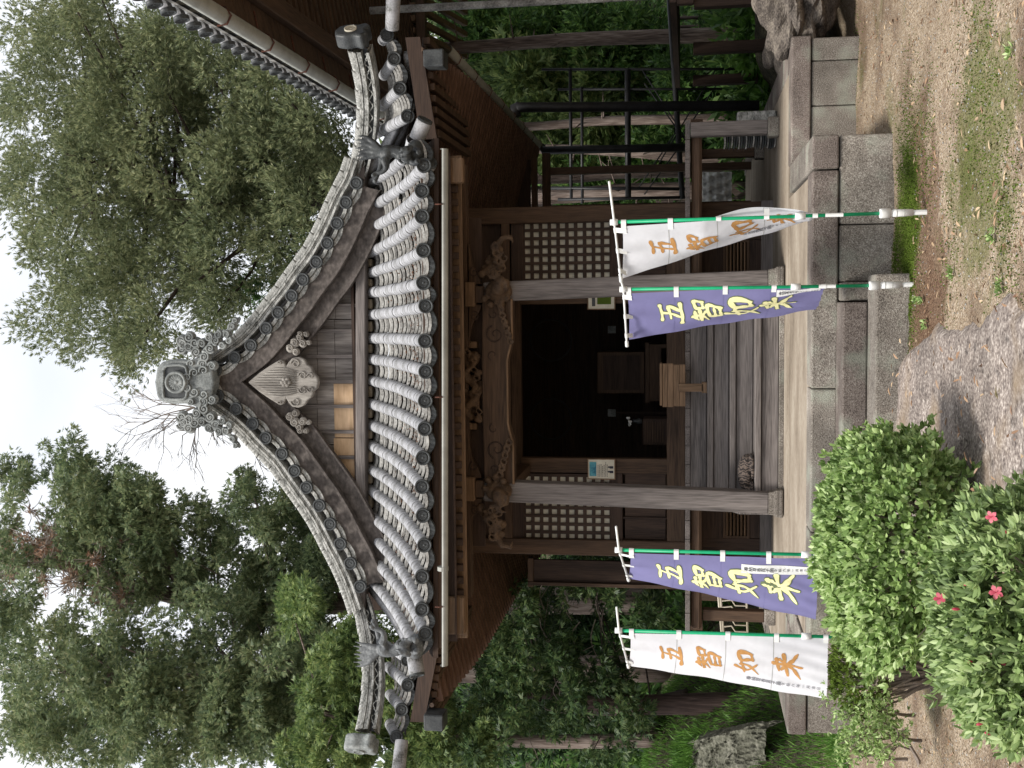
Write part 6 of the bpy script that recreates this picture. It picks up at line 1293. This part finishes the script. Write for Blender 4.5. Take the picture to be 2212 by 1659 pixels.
# straggly shrub
T = thing('straggly_shrub', 'sparse twiggy shrub with small leaves under the leftmost banner', 'shrub', QZ(1985, 1640, 0)); mb = MB(); tips = []
def grow2(p, d, l, r, lev):
    e = p + d * l; m_ = lerp(p, e, .5) + Vector(rdirs(1)[0]) * l * .12; mb.tube(cr_pts([p, m_, e], 4), [r * (1 - .12 * i) for i in range(5)], 5, False); tips.append(e)
    if lev:
        for _ in range(3): grow2(at([p, m_, e], rnd.uniform(.5, 1)), (d + Vector(rdirs(1)[0]) * .7 + Vector((0, 0, .1))).normalized(), l * rnd.uniform(.5, .85), r * .6, lev - 1)
for (x, y, x2, y2) in ((1985, 1650, 1930, 1540), (1985, 1645, 1870, 1500), (1990, 1600, 1880, 1570), (1975, 1545, 1850, 1500), (1960, 1640, 1850, 1640)):
    s, e = QZ(x, y, 0), Q(x2, y2, 7.4); s = Q(x, y, 7.6); s.z = max(s.z, -.01); grow2(s, (e - s).normalized(), (e - s).length * .55, .014, 3)
put('stems', mb, M['twig'], T); P = np.repeat(np.array(tips), 5, 0) + rng.normal(0, .035, (len(tips) * 5, 3)); V, F_ = sprays(P, rdirs(len(P), .5), 3, .9, .032, .013, hexa=True); put('leaves', npmesh('leaves', V, F_, M['azalea']), None, T, kind='stuff')
c = Q(1855, 1450, 7.6); azalea('small fine-leaved bush beside the big rounded one', (c.x, c.y, c.z), (.26, .22, .16), 'moss', 900, .03, .01, 1.0)

# --- ground cover
def blades(x, y, z, n_, ln, wd, mt, name, lean=.35):
    ax = np.stack([rng.normal(0, lean, len(x)), rng.normal(0, lean, len(x)), np.ones(len(x))], 1); ax /= np.linalg.norm(ax, axis=1)[:, None]; P = np.stack([x, y, z], 1); V, F_ = leafquads(P, ax, perp(ax), ln * rng.uniform(.5, 1.3, len(x)), wd); return put(name, npmesh(name, V, F_, M[mt]), None, kind='stuff')
n = 26000; X = rng.uniform(-9, -4.6, n); Y = rng.uniform(12.3, 20, n); Z = terrain(X, Y); blades(X, Y, Z, n, .13, .014, 'grass', 'bank_grass')
n = 9000; X = rng.uniform(-4.95, -4.45, n); Y = rng.uniform(11.6, 21, n); blades(X, Y, terrain(X, Y), n, .09, .02, 'grass', 'verge_weeds', .6)
bt = np.array([tuple(p) for p in bank_top]); k_ = rng.integers(0, len(bt), 2600); jt = rng.normal(0, .07, (2600, 3)); blades(bt[k_, 0] + jt[:, 0], bt[k_, 1] + jt[:, 1], bt[k_, 2] - .02 + jt[:, 2] * .3, 0, .16, .014, 'grass', 'bank_tussocks', .6)
# moss cushions
px_, py_ = [], []
for (a, b, r, k) in ((1958, 455, .3, 5200), (1965, 520, .3, 5200), (1960, 590, .2, 3000), (1948, 640, .12, 1200), (1935, 560, .1, 900), (2130, 300, .25, 700), (2180, 420, .25, 700), (2080, 180, .3, 600), (2120, 60, .3, 800), (2050, 540, .2, 500), (2180, 540, .2, 500), (1850, 150, .25, 500), (2010, 330, .2, 600)):
    q = QZ(a, b, 0); px_.append(q.x + rng.normal(0, r * 1.5, k)); py_.append(q.y + rng.normal(0, r * .75, k))
X, Y = np.concatenate(px_), np.concatenate(py_); blades(X, Y, terrain(X, Y), 0, .014, .009, 'moss', 'moss', .9)
# fallen leaves
n = 1300; X = rng.uniform(-3.2, 3.0, n); Y = 4.8 + 6.4 * rng.uniform(0, 1, n) ** 1.2; ok = ~((X > px0 - .02) & (X < px1 + .02) & (Y > 8.65)) & ~((Y > 8.6) & (X < .3)); X, Y = X[ok], Y[ok]
on = inside(X, Y, outl) > 0; Z = terrain(X, Y) + .012 + np.where(on, .12, 0); D, S = flat_dirs(len(X), .28); V, F_ = hexleaf(np.stack([X, Y, Z], 1), D, S, rng.uniform(.03, .075, len(X)), rng.uniform(.012, .024, len(X))); put('fallen_leaves', npmesh('fallen_leaves', V, F_, M['litter']), None, kind='stuff')
# pebbles pressed in the earth
n = 5200; X = rng.uniform(-3.4, 3.2, n); Y = 4.7 + 6.5 * rng.uniform(0, 1, n) ** 1.2; ok = ~((X > px0 - .05) & (X < px1 + .05) & (Y > 8.65)) & (inside(X, Y, outl) < -.02); X, Y = X[ok], Y[ok]; n = len(X); r = rng.uniform(.003, .009, n)[:, None]
base = np.stack([X, Y, terrain(X, Y)], 1); o6 = np.array([[1, 0, 0], [0, 1, 0], [-1, 0, 0], [0, -1, 0], [0, 0, .7], [0, 0, -.6]], float); a = rng.uniform(0, 6.28, n); ca, sa = np.cos(a), np.sin(a)
V = o6[None] * r[:, None]; V = np.stack([V[..., 0] * ca[:, None] * 1.3 - V[..., 1] * sa[:, None], V[..., 0] * sa[:, None] * 1.3 + V[..., 1] * ca[:, None], V[..., 2]], -1) + base[:, None]
f8 = np.array([[0, 1, 4], [1, 2, 4], [2, 3, 4], [3, 0, 4], [1, 0, 5], [2, 1, 5], [3, 2, 5], [0, 3, 5]]); F_ = (np.arange(n)[:, None, None] * 6 + f8[None]).reshape(-1, 3)
put('pebbles', npmesh('pebbles', V.reshape(-1, 3), F_, M['pan']), None, kind='stuff')
# rosettes of small weeds
pz = []
for (a, b) in ((2000, 650), (2005, 700), (2060, 590), (1990, 640), (2170, 620), (2190, 110), (1825, 130), (2150, 505)):
    q = QZ(a, b, 0); pz += [[q.x + rnd.uniform(-.03, .03), q.y + rnd.uniform(-.03, .03), float(terrain(np.array(q.x), np.array(q.y))) + .01] for _ in range(5)]
P = np.array(pz); V, F_ = sprays(P, rdirs(len(P), 3), 6, 1.1, .035, .014, hexa=True); put('small_weeds', npmesh('small_weeds', V, F_, M['azalea']), None, kind='stuff')
# broad-leaved ground plants behind the hall on the right
X = rng.uniform(1.2, 7, 900); Y = rng.uniform(19, 24, 900); P = np.stack([X, Y, terrain(X, Y) + .15], 1); V, F_ = sprays(P, rdirs(900, 1.2), 6, 1.0, .22, .08, hexa=True); put('ground_plants', npmesh('ground_plants', V, F_, M['grass']), None, kind='stuff')
